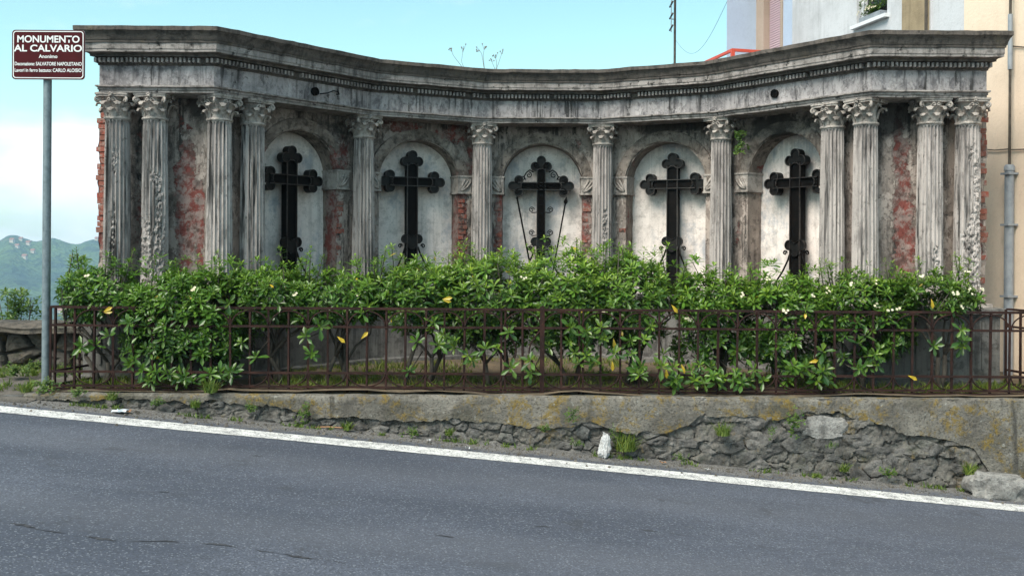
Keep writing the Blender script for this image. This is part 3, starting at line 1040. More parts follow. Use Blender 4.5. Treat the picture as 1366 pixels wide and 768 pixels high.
def capital_mesh(seed):
    rr = random.Random(seed)
    mbx = MB()
    mbx.lathe([(0.104, -0.002), (0.120, 0.004), (0.123, 0.014), (0.118, 0.024), (0.104, 0.028), (0.102, 0.10), (0.108, 0.16), (0.128, 0.205)], n=32)
    def leaf(az, pr, wd):
        """pr: (r, z) spine; closed lozenge section"""
        ca, sa = math.cos(az), math.sin(az)
        P = []
        for i, (r, z) in enumerate(pr):
            f = i / (len(pr) - 1)
            w = wd * (0.75 + 0.45 * math.sin(PI * min(1, f * 1.15))) * (1 if f < 0.85 else 0.55)
            a = pr[max(0, i - 1)]; b = pr[min(len(pr) - 1, i + 1)]
            tx, tz = b[0] - a[0], b[1] - a[1]
            l = math.hypot(tx, tz); nx, nz_ = tz / l, -tx / l
            for u, k in ((-w, 0.0), (-w * .5, 0.008), (0, 0.012), (w * .5, 0.008), (w, 0.0), (0, -0.010)):
                rad = r + nx * k; zz = z + nz_ * k
                P.append((rad * ca - u * sa, rad * sa + u * ca, zz))
        Q = []
        m = 6
        for i in range(len(pr) - 1):
            for k in range(m):
                Q.append((i * m + k, i * m + (k + 1) % m, (i + 1) * m + (k + 1) % m, (i + 1) * m + k))
        Q.append(tuple(range(m))); Q.append(tuple((len(pr) - 1) * m + k for k in range(m)))
        mbx.add(P, Q)
    for k in range(8):
        if rr.random() < 0.93:
            leaf(2 * PI * k / 8, [(0.106, 0.022), (0.110, 0.050), (0.120, 0.080), (0.142, 0.098), (0.164, 0.092), (0.168, 0.072)], 0.033)
    for k in range(8):
        if rr.random() < 0.93:
            leaf(2 * PI * (k + 0.5) / 8, [(0.104, 0.06), (0.110, 0.10), (0.124, 0.136), (0.152, 0.156), (0.180, 0.150), (0.186, 0.126)], 0.036)
    # corner volutes and inner helices
    for k in range(4):
        az = PI / 4 + k * PI / 2
        er = Vector((math.cos(az), math.sin(az), 0)); et = Vector((-er.y, er.x, 0))
        if rr.random() < 0.88:
            pts, rad = [], []
            for i in range(5):
                f = i / 4
                pts.append(er * (0.115 + 0.062 * f ** 1.3) + Vector((0, 0, 0.115 + 0.085 * f ** 0.8))); rad.append(0.010 + 0.004 * f)
            cc = pts[-1] + Vector((0, 0, -0.026)) + er * 0.006
            for i in range(1, 15):
                q = PI / 2 - i * 0.42
                ra = 0.028 * (1 - i / 19)
                pts.append(cc + er * (math.cos(q) * ra) + Vector((0, 0, math.sin(q) * ra))); rad.append(0.012 - 0.0003 * i)
            mbx.tube(pts, rad, 7)
            mbx.tube([cc - et * 0.016, cc + et * 0.016], 0.012, 8)
        az2 = k * PI / 2
        er = Vector((math.cos(az2), math.sin(az2), 0)); et = Vector((-er.y, er.x, 0))
        for s in (-1, 1):
            if rr.random() < 0.9:
                pts = [er * 0.118 + et * (s * 0.055) + Vector((0, 0, 0.13)), er * 0.130 + et * (s * 0.045) + Vector((0, 0, 0.168)), er * 0.142 + et * (s * 0.028) + Vector((0, 0, 0.192))]
                cc = er * 0.145 + et * (s * 0.020) + Vector((0, 0, 0.178))
                for i in range(9):
                    q = PI / 2 - i * 0.55
                    ra = 0.015 * (1 - i / 12)
                    pts.append(cc + et * (-s * math.cos(q) * ra) + Vector((0, 0, math.sin(q) * ra)))
                mbx.tube(pts, 0.0065, 6)
        if rr.random() < 0.9:                              # flower on the abacus
            c0 = er * 0.160 + Vector((0, 0, 0.222))
            for i in range(5):
                q = 2 * PI * i / 5 + 0.3
                d = et * math.cos(q) + Vector((0, 0, 1)) * math.sin(q)
                mbx.tube([c0, c0 + d * 0.012 + er * 0.006, c0 + d * 0.024], [0.006, 0.010, 0.004], 6)
    # abacus with hollowed sides
    out = []
    for k in range(4):
        a0 = PI / 4 + k * PI / 2
        for i in range(8):
            q = a0 + (PI / 2) * i / 8
            f = abs((i / 8) - 0.5) * 2
            out.append((q, 0.150 + 0.062 * f ** 1.6))
    for z0, z1, s in ((0.205, 0.222, 0.95), (0.222, 0.240, 1.0)):
        P = [(r * s * math.cos(q), r * s * math.sin(q), z) for z in (z0, z1) for q, r in out]
        m = len(out)
        mbx.add(P, [(i, (i + 1) % m, m + (i + 1) % m, m + i) for i in range(m)] + [tuple(range(m - 1, -1, -1)), tuple(range(m, 2 * m))])
    for i, p in enumerate(mbx.v):
        k = 0.0045 * fr((p[0] + seed, p[1], p[2]), 22, 3)
        mbx.v[i] = (p[0] * (1 + k * 4), p[1] * (1 + k * 4), p[2] + k)
    return mbx.mesh('capital', M['capital'], 55)

caps = [capital_mesh(s) for s in (1, 2, 3, 4)]
base_me = MB().lathe([(0.150, 0.035), (0.162, 0.045), (0.165, 0.060), (0.158, 0.078), (0.140, 0.084), (0.136, 0.098), (0.140, 0.108), (0.150, 0.116), (0.152, 0.130), (0.145, 0.142), (0.130, 0.146), (0.127, 0.182)], n=32)
base_me.box((0, 0, 0.017), (0.168, 0.168, 0.019))
base_me = base_me.mesh('column_base', M['capital'], 40)

c4 = c5 - DIR * CW
c3 = c5 - DIR * (CW + 0.36)
cols = [(Vector((-3.995, 9.02)), 0, 0.05, [(0.15, 1.75, .35, .30, .5), (-0.05, 1.15, .25, .30, .55), (0.1, 2.05, .25, .10, .4)]),
        (Vector((-3.645, 9.03)), 0, 0.05, [(0.0, 1.15, 1.6, .36, .75), (0.25, 1.95, .45, .14, .4), (0.7, 1.6, .3, .3, .3)]),
        (c3, 50, 0.02, [(0.0, 1.9, .3, .3, .25)]), (c4, 50, 0.0, []),
        (c5, 37, -0.1, [(-0.9, 1.2, .3, .4, .3)]), (c6, 12, -0.1, [])]
cols += [(Vector((-p.x, p.y)), -a, e, er) for p, a, e, er in ((c6, 12, -0.05, [(0.15, 1.45, .32, .35, .7)]), (c5, 37, -0.12, []), (c4, 50, -0.1, []), (c3, 50, 0.0, [(-.2, 1.2, .4, .2, .3)]),
         (Vector((-3.645, 9.03)), 0, 0.04, [(0.3, 1.15, .35, .15, .6)]), (Vector((-3.995, 9.02)), 0, 0.08, [(0.5, 1.5, .7, .8, .6), (0.0, 1.1, 1.2, .25, .5)]))]
for k, (p, ang, be, er) in enumerate(cols):
    sh = shaft_mesh(0.880, 2.405, k + 1, er, be)
    me = sh.mesh('column', M['column'], 50)
    o = link('column', me, mon, (p.x, p.y, 0))
    cp = link('capital', caps[k % 4], o, (p.x, p.y, 2.402), (0, 0, R(ang)))
    bs = link('column_base', base_me, o, (p.x, p.y, 0.700), (0, 0, R(ang)))
# ------------------------------------------------------------------ iron crosses in the niches
g = G('highlit_iron_edge'); g.P(Base_Color=g.mix(g.rng(g.noise(30, 5, .7), .4, .65), (.010, .008, .008), (.050, .036, .030)), Roughness=.4); M['iron_rim'] = g.m  # lighter iron for the rims: their highlight is put into the colour
g = G('worn_black_iron'); g.P(Base_Color=g.mix(g.rng(g.noise(25, 5, .7), .4, .65), (.004, .0035, .0035), (.012, .009, .008)), Roughness=.5); g.b.inputs['Specular IOR Level'].default_value = .22; g.bump(g.noise(45, 4, .6), .3, .006); M['iron_edge'] = g.m
def trefoil(a, r, n=48, rot=0.0, dirs=(0, PI / 2, PI)):
    """star-shaped outline of three overlapping discs"""
    out = []
    for i in range(n):
        q = 2 * PI * i / n
        best = 0.03
        for d in dirs:
            c = math.cos(q - d)
            k = r * r - a * a * (1 - c * c)
            if k >= 0:
                v = a * c + math.sqrt(k)
                best = max(best, v)
        out.append((best * math.cos(q + rot), best * math.sin(q + rot)))
    return out

def spiral(c, U, W, r, turns, start, sgn=1, n=26):
    return [c + U * (math.cos(start + sgn * 2 * PI * turns * i / n) * r * (1 - 0.78 * i / n)) + W * (math.sin(start + sgn * 2 * PI * turns * i / n) * r * (1 - 0.78 * i / n)) for i in range(n + 1)]

def rect_ol(u, w, n=1):
    return [(-u, -w), (u, -w), (u, w), (-u, w)]

labels = ['plain black iron cross in the niche nearest the sign pole', 'plain black iron cross in the second niche from the sign pole',
          'ornate black iron cross with ladder and scrolls in the middle niche', 'plain black iron cross in the second niche from the houses',
          'plain black iron cross in the niche nearest the houses']
CR = [(385, 0.765, 2.285), (548, 0.77, 2.335), (721.5, 0.76, 2.315), (898, 0.78, 2.325), (1064, 0.77, 2.285)]
for i in range(5):
    pt, t, n = frames[i]
    dz = CR[i][2] - 2.325
    dd = -0.12
    # slide along the facet until the cross stands in its observed direction
    u = min((abs(CX + F * pt(s / 500, dd, 1).x / pt(s / 500, dd, 1).y - CR[i][0]), s / 500) for s in range(-90, 91))[1]
    o0 = pt(u, dd, 0)
    U = Vector((t.x, t.y, 0)); W = Vector((0, 0, 1)); N = Vector((n.x, n.y, 0))
    root = thing('iron_cross', (o0.x, o0.y, 0.71), labels[i], 'cross', 'iron crosses in the niches')
    def pp(a, b, c=0.0):
        return o0 + U * a + W * (b + dz) + N * c
    zc = 1.965
    orn = (i == 2)
    hw = 0.064 if not orn else 0.052
    top, bot = 2.18, 0.70
    mb = MB(); mb.prism(rect_ol(hw, (top - bot + dz) / 2), (pp(0, (top + bot - dz) / 2, 0.045), U, W, N), 0.085, 0.012 * (top - bot) / 2 / hw * 0 + 0.014, 0.012)
    up = mb.build('upright', M['iron'], root)
    ah = 0.052 if not orn else 0.046
    mb = MB(); mb.prism(rect_ol(0.27, ah), (pp(0, zc, 0.052 if not orn else 0.040), U, W, N), 0.085, 0.014, 0.012)
    mb.build('crossbar', M['iron'], root)
    # rims that show as thin lines on the faces
    mb = MB()
    for s in (-1, 1):
        mb.box(pp(s * (hw - 0.004), (top + bot - dz) / 2, 0.052), (0.004, 0.010, (top - bot + dz) / 2 - 0.01), U, N, W)
        mb.box(pp(0, zc + s * (ah - 0.004), 0.060), (0.27, 0.008, 0.004), U, N, W)
    mb.build('edge_strip', M['iron_rim'], root)
    for (a, b, rot, f) in ((0, 2.195, 0, 0.058), (-0.262, zc, PI / 2, 0.061), (0.262, zc, -PI / 2, 0.0595)):
        mb = MB()
        mb.prism(trefoil(0.070, 0.054, rot=rot), (pp(a, b, f), U, W, N), 0.10, 0.014, 0.016)
        tf = mb.build('trefoil_end', M['iron_edge'], root)
        mb = MB(); ol = trefoil(0.070, 0.052, rot=rot)
        mb.tube([pp(a + x_, b + y_, f + .001) for x_, y_ in ol + ol[:1]], 0.0042, 5, cap=False)
        mb.build('rim', M['iron_rim'], tf, smooth=180)
        if orn:
            mb = MB()
            for s in (-1, 1):
                e = U * math.cos(rot) + W * math.sin(rot); q = -U * math.sin(rot) + W * math.cos(rot)
                c = pp(a, b, f) + e * (s * 0.052) + q * 0.01
                mb.tube(spiral(c, e, q, 0.036, 1.4, PI / 2 if s > 0 else PI / 2, -s), 0.006, 5)
            mb.build('scroll', M['iron'], tf, smooth=180)
    mb = MB(); mb.prism(trefoil(0.066, 0.055, rot=PI), (pp(0, 1.315, 0.064), U, W, N), 0.05, 0.014, 0.012)
    mb.build('lower_trefoil', M['iron_edge'], root)
    for s in (-1, 1):
        mb = MB()
        mb.tube(spiral(pp(s * 0.135, 1.235, 0.03), U * s, W, 0.026, 1.3, PI, -1), 0.007, 6)
        mb.build('scroll', M['iron'], root, smooth=180)
        mb = MB()
        pts = [pp(s * 0.075, 1.225, 0.03), pp(s * 0.10, 1.15, 0.035), pp(s * 0.15, 1.04, 0.05), pp(s * 0.225, 0.90, 0.09), pp(s * 0.30, 0.715 - dz, 0.13)]
        mb.tube(pts, 0.010, 6)
        mb.build('stay', M['iron'], root, smooth=180)
    if orn:
        mb = MB()
        for s in (-1, 1):
            mb.tube([pp(s * 0.030, 1.39, 0.072), pp(s * 0.030, 1.87, 0.072)], 0.006, 5)
        for k in range(9):
            mb.tube([pp(-0.030, 1.41 + k * 0.055, 0.073), pp(0.030, 1.41 + k * 0.055, 0.073)], 0.005, 5)
        mb.build('ladder', M['iron'], root)
        for sx in (-1, 1):
            for sz in (1,):
                mb = MB()
                mb.tube([pp(sx * 0.09, 2.13, 0.02), pp(sx * 0.135, 2.155, 0.02), pp(sx * 0.175, 2.125, 0.02), pp(sx * 0.20, 2.08, 0.02), pp(sx * 0.185, 2.04, 0.02)], 0.008, 6)
                mb.tube(spiral(pp(sx * 0.145, 2.095, 0.02), U * sx, W, 0.035, 1.2, PI / 2, 1), 0.006, 5)
                mb.tube(spiral(pp(sx * 0.215, 2.055, 0.02), U * sx, W, 0.026, 1.2, 0, 1), 0.006, 5)
                mb.build('crook_scroll', M['iron'], root, smooth=180)
            for zz in (1.69, 1.42, 1.245):
                mb = MB()
                mb.tube(spiral(pp(sx * 0.112, zz, 0.02), U * sx, W, 0.034, 1.5, PI, -1), 0.006, 5)
                mb.tube([pp(sx * 0.05, zz - 0.03, 0.02), pp(sx * 0.085, zz - 0.035, 0.02), pp(sx * 0.112, zz - 0.033, 0.02)], 0.006, 5)
                mb.build('side_scroll', M['iron'], root, smooth=180)
        mb = MB()                                    # heart-shaped knot at the crossing
        mb.tube([pp(0.055 * math.cos(q), zc + 0.05 * math.sin(q), 0.07) for q in [2 * PI * k / 20 for k in range(21)]], 0.007, 5, cap=False)
        for s in (-1, 1):
            mb.tube([pp(-0.04, zc - s * 0.035, 0.07), pp(0.04, zc + s * 0.035, 0.072 + 0.002 * s)], 0.006, 5)
            mb.tube([pp(s * 0.07, zc, 0.068), pp(s * 0.13, zc + 0.03, 0.068), pp(s * 0.19, zc, 0.068), pp(s * 0.13, zc - 0.03, 0.068), pp(s * 0.07, zc, 0.068)], 0.005, 5)
        mb.tube([pp(-0.02, zc + 0.06, 0.068), pp(-0.035, zc + 0.15, 0.068), pp(0, zc + 0.2, 0.068), pp(0.035, zc + 0.15, 0.068), pp(0.02, zc + 0.06, 0.068)], 0.005, 5)
        mb.build('crossing_knot', M['iron'], root, smooth=180)
        # the lance and the sponge pole that lean beside it
        l = thing('lance', pp(0.02, 0.71 - dz, 0.11), 'thin black iron lance with leaf-shaped tip beside the ornate cross', 'lance')
        b0, b1 = pp(0.10, 0.715 - dz, 0.11), pp(0.283, 1.745 - dz, 0.06)
        mb = MB(); mb.tube([b0, b1], 0.009, 6); mb.build('lance_shaft', M['iron'], l, smooth=60)
        d = (b1 - b0).normalized()
        mb = MB(); mb.tube([b1, b1 + d * 0.02, b1 + d * 0.035, b1 + d * 0.09], [0.010, 0.022, 0.024, 0.002], 6); mb.build('lance_tip', M['iron'], l)
        l = thing('sponge_pole', pp(-0.02, 0.71 - dz, 0.11), 'thin black iron rod leaning on the sign side of the ornate cross', 'rod')
        b0, b1 = pp(-0.06, 0.715 - dz, 0.11), pp(-0.278, 1.80 - dz, 0.06)
        mb = MB(); mb.tube([b0, b1], 0.010, 6); mb.build('rod_shaft', M['iron'], l, smooth=60)
        d = (b1 - b0).normalized()
        mb = MB(); mb.tube([b1, b1 + d * 0.015, b1 + d * 0.03], [0.011, 0.016, 0.008], 6); mb.build('rod_tip', M['iron'], l)

# ------------------------------------------------------------------ retaining wall under the fence
FW = 8.05
rw = thing('retaining_wall', (0, FW, 0), 'low lichen-stained concrete and rubble retaining wall along the road', 'wall')
ZBX = [(-400, 534), (60, 531), (200, 534), (300, 538), (380, 545), (420, 553), (470, 556), (540, 561), (600, 558), (650, 561), (690, 569), (740, 571), (790, 562), (830, 574), (890, 577), (928, 560), (940, 551), (985, 556), (1040, 562),
       (1060, 552), (1125, 551), (1150, 560), (1200, 574), (1250, 583), (1300, 600), (1330, 640), (1366, 700), (1700, 760)]
def zband(X):
    x = CX + F * X / FW
    y = float(np.interp(x, [a for a, b in ZBX], [b for a, b in ZBX]))
    return at(x, y, FW).z
mb = MB()
nX = 560
P = []; rows = 9
for i in range(nX + 1):
    X = -4.34 + 9.7 * i / nX
    zb = zband(X) + 0.030 * fr((X, 0, 1), 3.5, 5) + 0.016 * fr((X, 3, 1), 14, 4) + 0.022 * (1 if noise.noise(Vector((X * 6.3, 4, 0))) > .22 else 0)
    zb = min(-0.03, max(zb, zr(X) - 0.05))
    P.append(Vector((X, FW + 0.34, -0.018)))
    P.append(Vector((X, FW + 0.03, -0.014 + 0.006 * fr((X, 1, 0), 6))))
    for k in range(rows):
        z = -0.03 + (zb + 0.03) * k / (rows - 1)
        p = Vector((X, FW, z))
        P.append(Vector((X, FW + 0.016 * fr(p, 2.2, 3) + 0.008 * fr(p, 11, 4) - (0.008 if k else 0), z)))
    P.append(Vector((X, FW + 0.055, zb + 0.018)))
m = rows + 3
mb.add(P, [(i * m + k, i * m + k + 1, (i + 1) * m + k + 1, (i + 1) * m + k) for i in range(nX) for k in range(m - 1)])
mb.build('concrete_coping', M['concrete'], rw, smooth=50)
mb = MB()
def core_y(X, z):
    r = 0.55 + 0.45 * sstep(0.6, 1.6, X)                       # towards the houses the rubble is buried in coarse render
    n1 = noise.ridged_multi_fractal(Vector((X * 3.1, 2.0, z * 5.2)), 0.9, 2.1, 5, 1.0, 2.0) - 1.0
    n2 = fr((X, 7, z), 13, 5)
    wx = X + .05 * fr((X, 1, z), 9, 3); wz = z + .04 * fr((X, 5, z), 9, 3)
    dv, pv_ = noise.voronoi(Vector((wx * 4.2, 3.3, wz * 7.5)))
    cr = dv[1] - dv[0]
    cell = noise.cell(Vector((pv_[0].x * 3.7, pv_[0].y * 9.1, pv_[0].z * 5.3)))
    chunk = (.030 * (1 - sstep(.0, .10, cr)) - .016 * cell) * r
    return FW + 0.050 - 0.030 * r + chunk - 0.016 * n1 * (0.4 + 0.6 * r) - 0.014 * n2 - 0.010 * fr((X, 3, z), 34, 4)
mb.grid(lambda a, b: Vector((-4.34 + 9.7 * a, core_y(-4.34 + 9.7 * a, (zr(-4.34 + 9.7 * a) - 0.06) * (1 - b) - 0.02 * b), (zr(-4.34 + 9.7 * a) - 0.06) * (1 - b) - 0.02 * b)), 1100, 56)
mb.build('rubble_core', M['mortar'], rw, smooth=40)

def stone_mesh(seed, sub=2):
    bm = bmesh.new()
    bmesh.ops.create_icosphere(bm, subdivisions=sub, radius=1.0)
    for v in bm.verts:
        p = v.co.copy()
        q = Vector([math.copysign(abs(a) ** 0.55, a) for a in p])
        k = 1 + 0.30 * noise.fractal(p * 1.6 + Vector((seed * 3.1, 0, 0)), 0.9, 2.1, 4)
        v.co = q * k * 0.86
    me = bpy.data.meshes.new('stone')
    bm.to_mesh(me); bm.free()
    me.polygons.foreach_set('use_smooth', [True] * len(me.polygons))
    me.set_sharp_from_angle(angle=R(38))
    return me

def clip(poly, nx, ny, d):
    out = []
    for i in range(len(poly)):
        p, q = poly[i], poly[(i + 1) % len(poly)]
        sp, sq = nx * p[0] + ny * p[1] - d, nx * q[0] + ny * q[1] - d
        if sp <= 0: out.append(p)
        if (sp < 0 < sq) or (sq < 0 < sp):
            t = sp / (sp - sq)
            out.append((p[0] + (q[0] - p[0]) * t, p[1] + (q[1] - p[1]) * t))
    return out

def fitted_stones(parent, seeds, asp, keep, front, gap, dome, thick, mat, mapf, rough=1.0, ztop=lambda x: 9.0):
    """irregular stones that fit one another, each its own object; seeds (x, z); asp widens them"""
    S = [(x / asp, z) for x, z in seeds]
    n = 0
    for i, (x, z) in enumerate(S):
        if not keep(seeds[i][0], z): continue
        poly = [(x - .17, z - .13), (x + .17, z - .13), (x + .17, z + .13), (x - .17, z + .13)]
        for j, (a, b) in enumerate(S):
            if j == i or abs(a - x) > .6 or abs(b - z) > .6: continue
            nx, ny = a - x, b - z
            poly = clip(poly, nx, ny, (nx * (a + x) + ny * (b + z)) / 2)
            if len(poly) < 3: break
        if len(poly) < 3: continue
        poly = [(a * asp, b) for a, b in poly]
        poly = clip(poly, 0, 1, ztop(seeds[i][0]))
        if len(poly) < 3: continue
        cut = []
        for k in range(len(poly)):
            p, q = poly[k], poly[(k + 1) % len(poly)]
            for t in (.07, .36, .66, .93):
                cut.append((p[0] + (q[0] - p[0]) * t, p[1] + (q[1] - p[1]) * t))
        cx = sum(p[0] for p in cut) / len(cut); cz = sum(p[1] for p in cut) / len(cut)
        ext = min(max(p[0] for p in cut) - min(p[0] for p in cut), max(p[1] for p in cut) - min(p[1] for p in cut))
        if ext < .022: continue
        rings = []
        for (sc, dep) in ((1.0, -thick), (1.0, -.25 * dome), (.93, .35 * dome), (.78, .8 * dome), (.42, dome)):
            ring = []
            for (a, b) in cut:
                l = math.hypot(a - cx, b - cz)
                k = max(.1, (l - gap) / max(l, 1e-4)) * sc
                jx = 1 + .10 * noise.noise(Vector((a * 9 + i, b * 9, 0)))
                xx, zz = cx + (a - cx) * k * jx, cz + (b - cz) * k * jx
                dd = dep + rough * (.016 * noise.fractal(Vector((xx * 7, zz * 7, i)), .8, 2.2, 4) + .010 * noise.noise(Vector((xx * 26, zz * 26, 1)))) * (1 if dep > -thick else 0)
                ring.append(mapf(xx, front + dd + .014 * math.sin(i * 12.9), zz))
            rings.append(ring)
        m = len(cut)
        P = [p for r in rings for p in r] + [mapf(cx, front + dome + .01 * math.sin(i * 5.1), cz)]
        Q = [(r * m + k, r * m + (k + 1) % m, (r + 1) * m + (k + 1) % m, (r + 1) * m + k) for r in range(len(rings) - 1) for k in range(m)]
        Q += [((len(rings) - 1) * m + k, (len(rings) - 1) * m + (k + 1) % m, len(P) - 1) for k in range(m)]
        MB().add(P, Q).build('stone', mat, parent, smooth=24)
        n += 1
    return n

rb = random.Random(21)
seeds = []
def try_seed(x, z, r):
    for a, b, q in reversed(seeds[-160:]):
        if ((a - x) / 1.55) ** 2 + (b - z) ** 2 < (min(r, q) if True else 0) ** 2: return
    seeds.append((x, z, r))
for k in range(9000):
    x = -4.4 + 9.6 * rb.random()
    r = rb.choice((.045, .06, .08)) if x < 1.1 else rb.choice((.055, .09, .13))
    z = rb.uniform(zr(x) - .12, min(0.0, zband(x) + .10))
    ok = all(((a - x) / 1.55) ** 2 + (b - z) ** 2 > max(r, q) ** 2 for a, b, q in seeds if abs(a - x) < .45)
    if ok: seeds.append((x, z, r))
big = at(1105, 571, FW)
seeds = [q for q in seeds if ((q[0] - big.x) / .25) ** 2 + ((q[1] - big.z) / .14) ** 2 > 1]
def keep_(x, z):
    return z < zband(x) + .03 and z > zr(x) - .04 and (noise.noise(Vector((x * 7.7, z * 9.1, 3))) > (-.22 if x < .9 else -.05))
fitted_stones(rw, [(a, b) for a, b, q in seeds], 1.55, keep_, -.026, .004, .012, .05, M['rubble'], lambda x, d, z: Vector((x, FW - d, z)), 1.3, lambda x: min(zband(x) + .05, -.035))
me = stone_mesh(33, 3); me.materials.append(M['pale_stone'])
p = at(1105, 571, FW)
o = link('stone', me, rw, (p.x, FW + 0.045, p.z), (0, 0.05, 0), (0.215, 0.07, 0.105)); tag(o, label='large pale grey stone set in the rubble')

# ------------------------------------------------------------------ fence
fy = 8.2
fence = thing('iron_fence', (0, fy, 0), 'low rusty iron fence with arched bars in front of the hedge', 'fence')
ZR = [(0.700, 0.016, 0.010), (0.545, 0.014, 0.009), (0.150, 0.014, 0.009), (0.030, 0.016, 0.008), (0.004, 0.014, 0.006)]
XL, XR = -4.195, 4.36
def rail_z(z, X):
    return z + 0.004 * noise.noise(Vector((X * 0.7, z * 5, 0)))
for z, d, h in ZR:
    mb = MB()
    n_ = 40
    P = []
    for i in range(n_ + 1):
        X = XL + (XR - XL) * i / n_
        zz = rail_z(z, X)
        P += [(X, fy - d, zz - h), (X, fy + d, zz - h), (X, fy + d, zz + h), (X, fy - d, zz + h)]
    mb.add(P, [(i * 4 + k, i * 4 + (k + 1) % 4, i * 4 + 4 + (k + 1) % 4, i * 4 + 4 + k) for i in range(n_) for k in range(4)] + [(0, 1, 2, 3), (n_ * 4, n_ * 4 + 1, n_ * 4 + 2, n_ * 4 + 3)])
    mb.build('rail', M['rust'], fence)
me_bar = MB().box((0, 0, 0.345), (0.0085, 0.0085, 0.355)).mesh('bar', M['rust'])
me_post = MB().box((0, 0, 0.36), (0.020, 0.020, 0.39)).mesh('post', M['rust'])
mb = MB(); mb.tube([(0.158 * math.cos(PI * k / 16), 0, 0.128 * math.sin(PI * k / 16)) for k in range(17)], 0.0065, 6)
me_arc = mb.mesh('arch', M['rust'], 180)
STEP = 0.1665
xp = at(724, 460, fy).x
rb = random.Random(8)
k = 0
bars = []
i0 = int((XL - xp) / STEP); i1 = int((XR - xp) / STEP)
for i in range(i0, i1 + 1):
    X = xp + i * STEP
    if i == 0:
        link('post', me_post, fence, (X, fy, -0.02), (0, 0, 0)); tag(bpy.data.objects[COL.objects[-1].name], label='thick square fence post')
    elif i in (-2, 2):
        for s in (-1, 1):
            link('bar', me_bar, fence, (X + s * 0.017, fy, -0.005))
    else:
        link('bar', me_bar, fence, (X + rb.uniform(-.004, .004), fy + rb.uniform(-.003, .003), -0.005), (rb.uniform(-.006, .006), rb.uniform(-.012, .012), rb.uniform(-.3, .3)), (1, 1, 1))
    if i % 2 == 0 and i + 2 <= i1:
        link('arch', me_arc, fence, (X + STEP, fy - 0.009, 0.552), (0, 0, 0))
        link('arch', me_arc, fence, (X + STEP, fy - 0.009, 0.148), (PI, 0, 0), (1, 1, 0.86))
# side curls inside the gate panel
for s in (-1, 1):
    X = xp - STEP + s * 0.155
    mb = MB(); mb.tube([(X - s * 0.10 * math.sin(PI * k / 12), fy - 0.012, 0.16 + 0.37 * k / 12) for k in range(13)], 0.0075, 6)
    mb.build('panel_curl', M['rust'], fence, smooth=180)
# returns at both ends, running back to the pedestals
for (A, B, nb) in ((Vector((XR, fy, 0)), Vector((4.22, 8.72, 0)), 3), (Vector((XL, fy, 0)), Vector((-4.06, 8.70, 0)), 3)):
    d = (B - A).normalized(); L = (B - A).length; nrm = Vector((-d.y, d.x, 0))
    for z, dd, h in ZR[:4]:
        mb = MB(); mb.box((A + B) / 2 + Vector((0, 0, z)), (L / 2 - 0.02, dd, h * 0.95), d, nrm); mb.build('rail', M['rust'], fence)
    for k in range(nb + 1):
        p = A.lerp(B, k / nb)
        link('bar', me_bar, fence, (p.x, p.y, -0.005), (0, 0, 0.2))
# ------------------------------------------------------------------ planting
def leaf_geo(mbx, p, d, nrm, L, w, col, droop=0.25):
    s = d.cross(nrm)
    if s.length < 1e-4: s = d.orthogonal()
    s.normalize()
    nrm = s.cross(d).normalized()
    def q(f, o, lift):
        return p + d * (L * f) + s * (w * o) + nrm * (lift * w - droop * L * f * f)
    V = [q(0, 0, 0), q(.38, -.62, .22), q(.40, 0, 0), q(.38, .62, .22), q(.74, -1, .28), q(.76, 0, 0), q(.74, 1, .28), q(1.0, 0, .05)]
    mbx.add(V, [(0, 1, 2), (0, 2, 3), (1, 4, 5, 2), (2, 5, 6, 3), (4, 7, 5), (5, 7, 6)], [col] * 8)

def rosette(mbx, p, axis, rr, L=0.075, n=10, young=0.4, tone=None, yellow=0.0, wd=0.15):
    axis = axis.normalized()
    x = axis.orthogonal().normalized(); y = axis.cross(x)
    a0 = rr.random() * 6.28
    tone = rr.random() if tone is None else tone
    for i in range(n):
        f = i / max(1, n - 1)
        az = a0 + i * 2.4 + rr.uniform(-.25, .25)
        pitch = R(72) * (1 - f) ** 1.2 + R(2) + rr.uniform(-.2, .2)
        rad = x * math.cos(az) + y * math.sin(az)
        d = axis * math.sin(pitch) + rad * math.cos(pitch)
        nn = (axis * math.cos(pitch) - rad * math.sin(pitch))
        l = L * (0.55 + 0.5 * f) * rr.uniform(.85, 1.15)
        col = (min(1, max(0, tone + rr.uniform(-.3, .3))), max(0, young * (1 - f) ** 1.3 + rr.uniform(-.1, .1)), 1.0 if rr.random() < yellow else 0.0, 1)
        leaf_geo(mbx, p - axis * (0.02 * f), d.normalized(), nn, l, l * wd * rr.uniform(.85, 1.2), col, rr.uniform(.05, .35))

def flower(mbx, p, axis, rr):
    axis = axis.normalized(); x = axis.orthogonal().normalized(); y = axis.cross(x)
    for k in range(rr.randint(3, 5)):
        c = p + axis * rr.uniform(.0, .02) + x * rr.uniform(-.022, .022) + y * rr.uniform(-.022, .022)
        a0 = rr.random() * 6
        for i in range(5):
            q = a0 + 2 * PI * i / 5
            d = (x * math.cos(q) + y * math.sin(q) + axis * 0.35).normalized()
            s = axis.cross(d).normalized()
            mbx.add([c, c + d * .008 - s * .005, c + d * .014, c + d * .008 + s * .005], [(0, 1, 2, 3)])

def inside_pod(p):
    # behind the front of the podium, below its cap
    if p.z > 0.74: lim = 9.15
    else: lim = 8.70
    if abs(p.x) > 3.0: return p.y > lim
    y = float(np.interp(abs(p.x), [0, 0.69, 1.94, 3.0], [10.7, 10.7, 10.0, 8.8]))
    return p.y > y

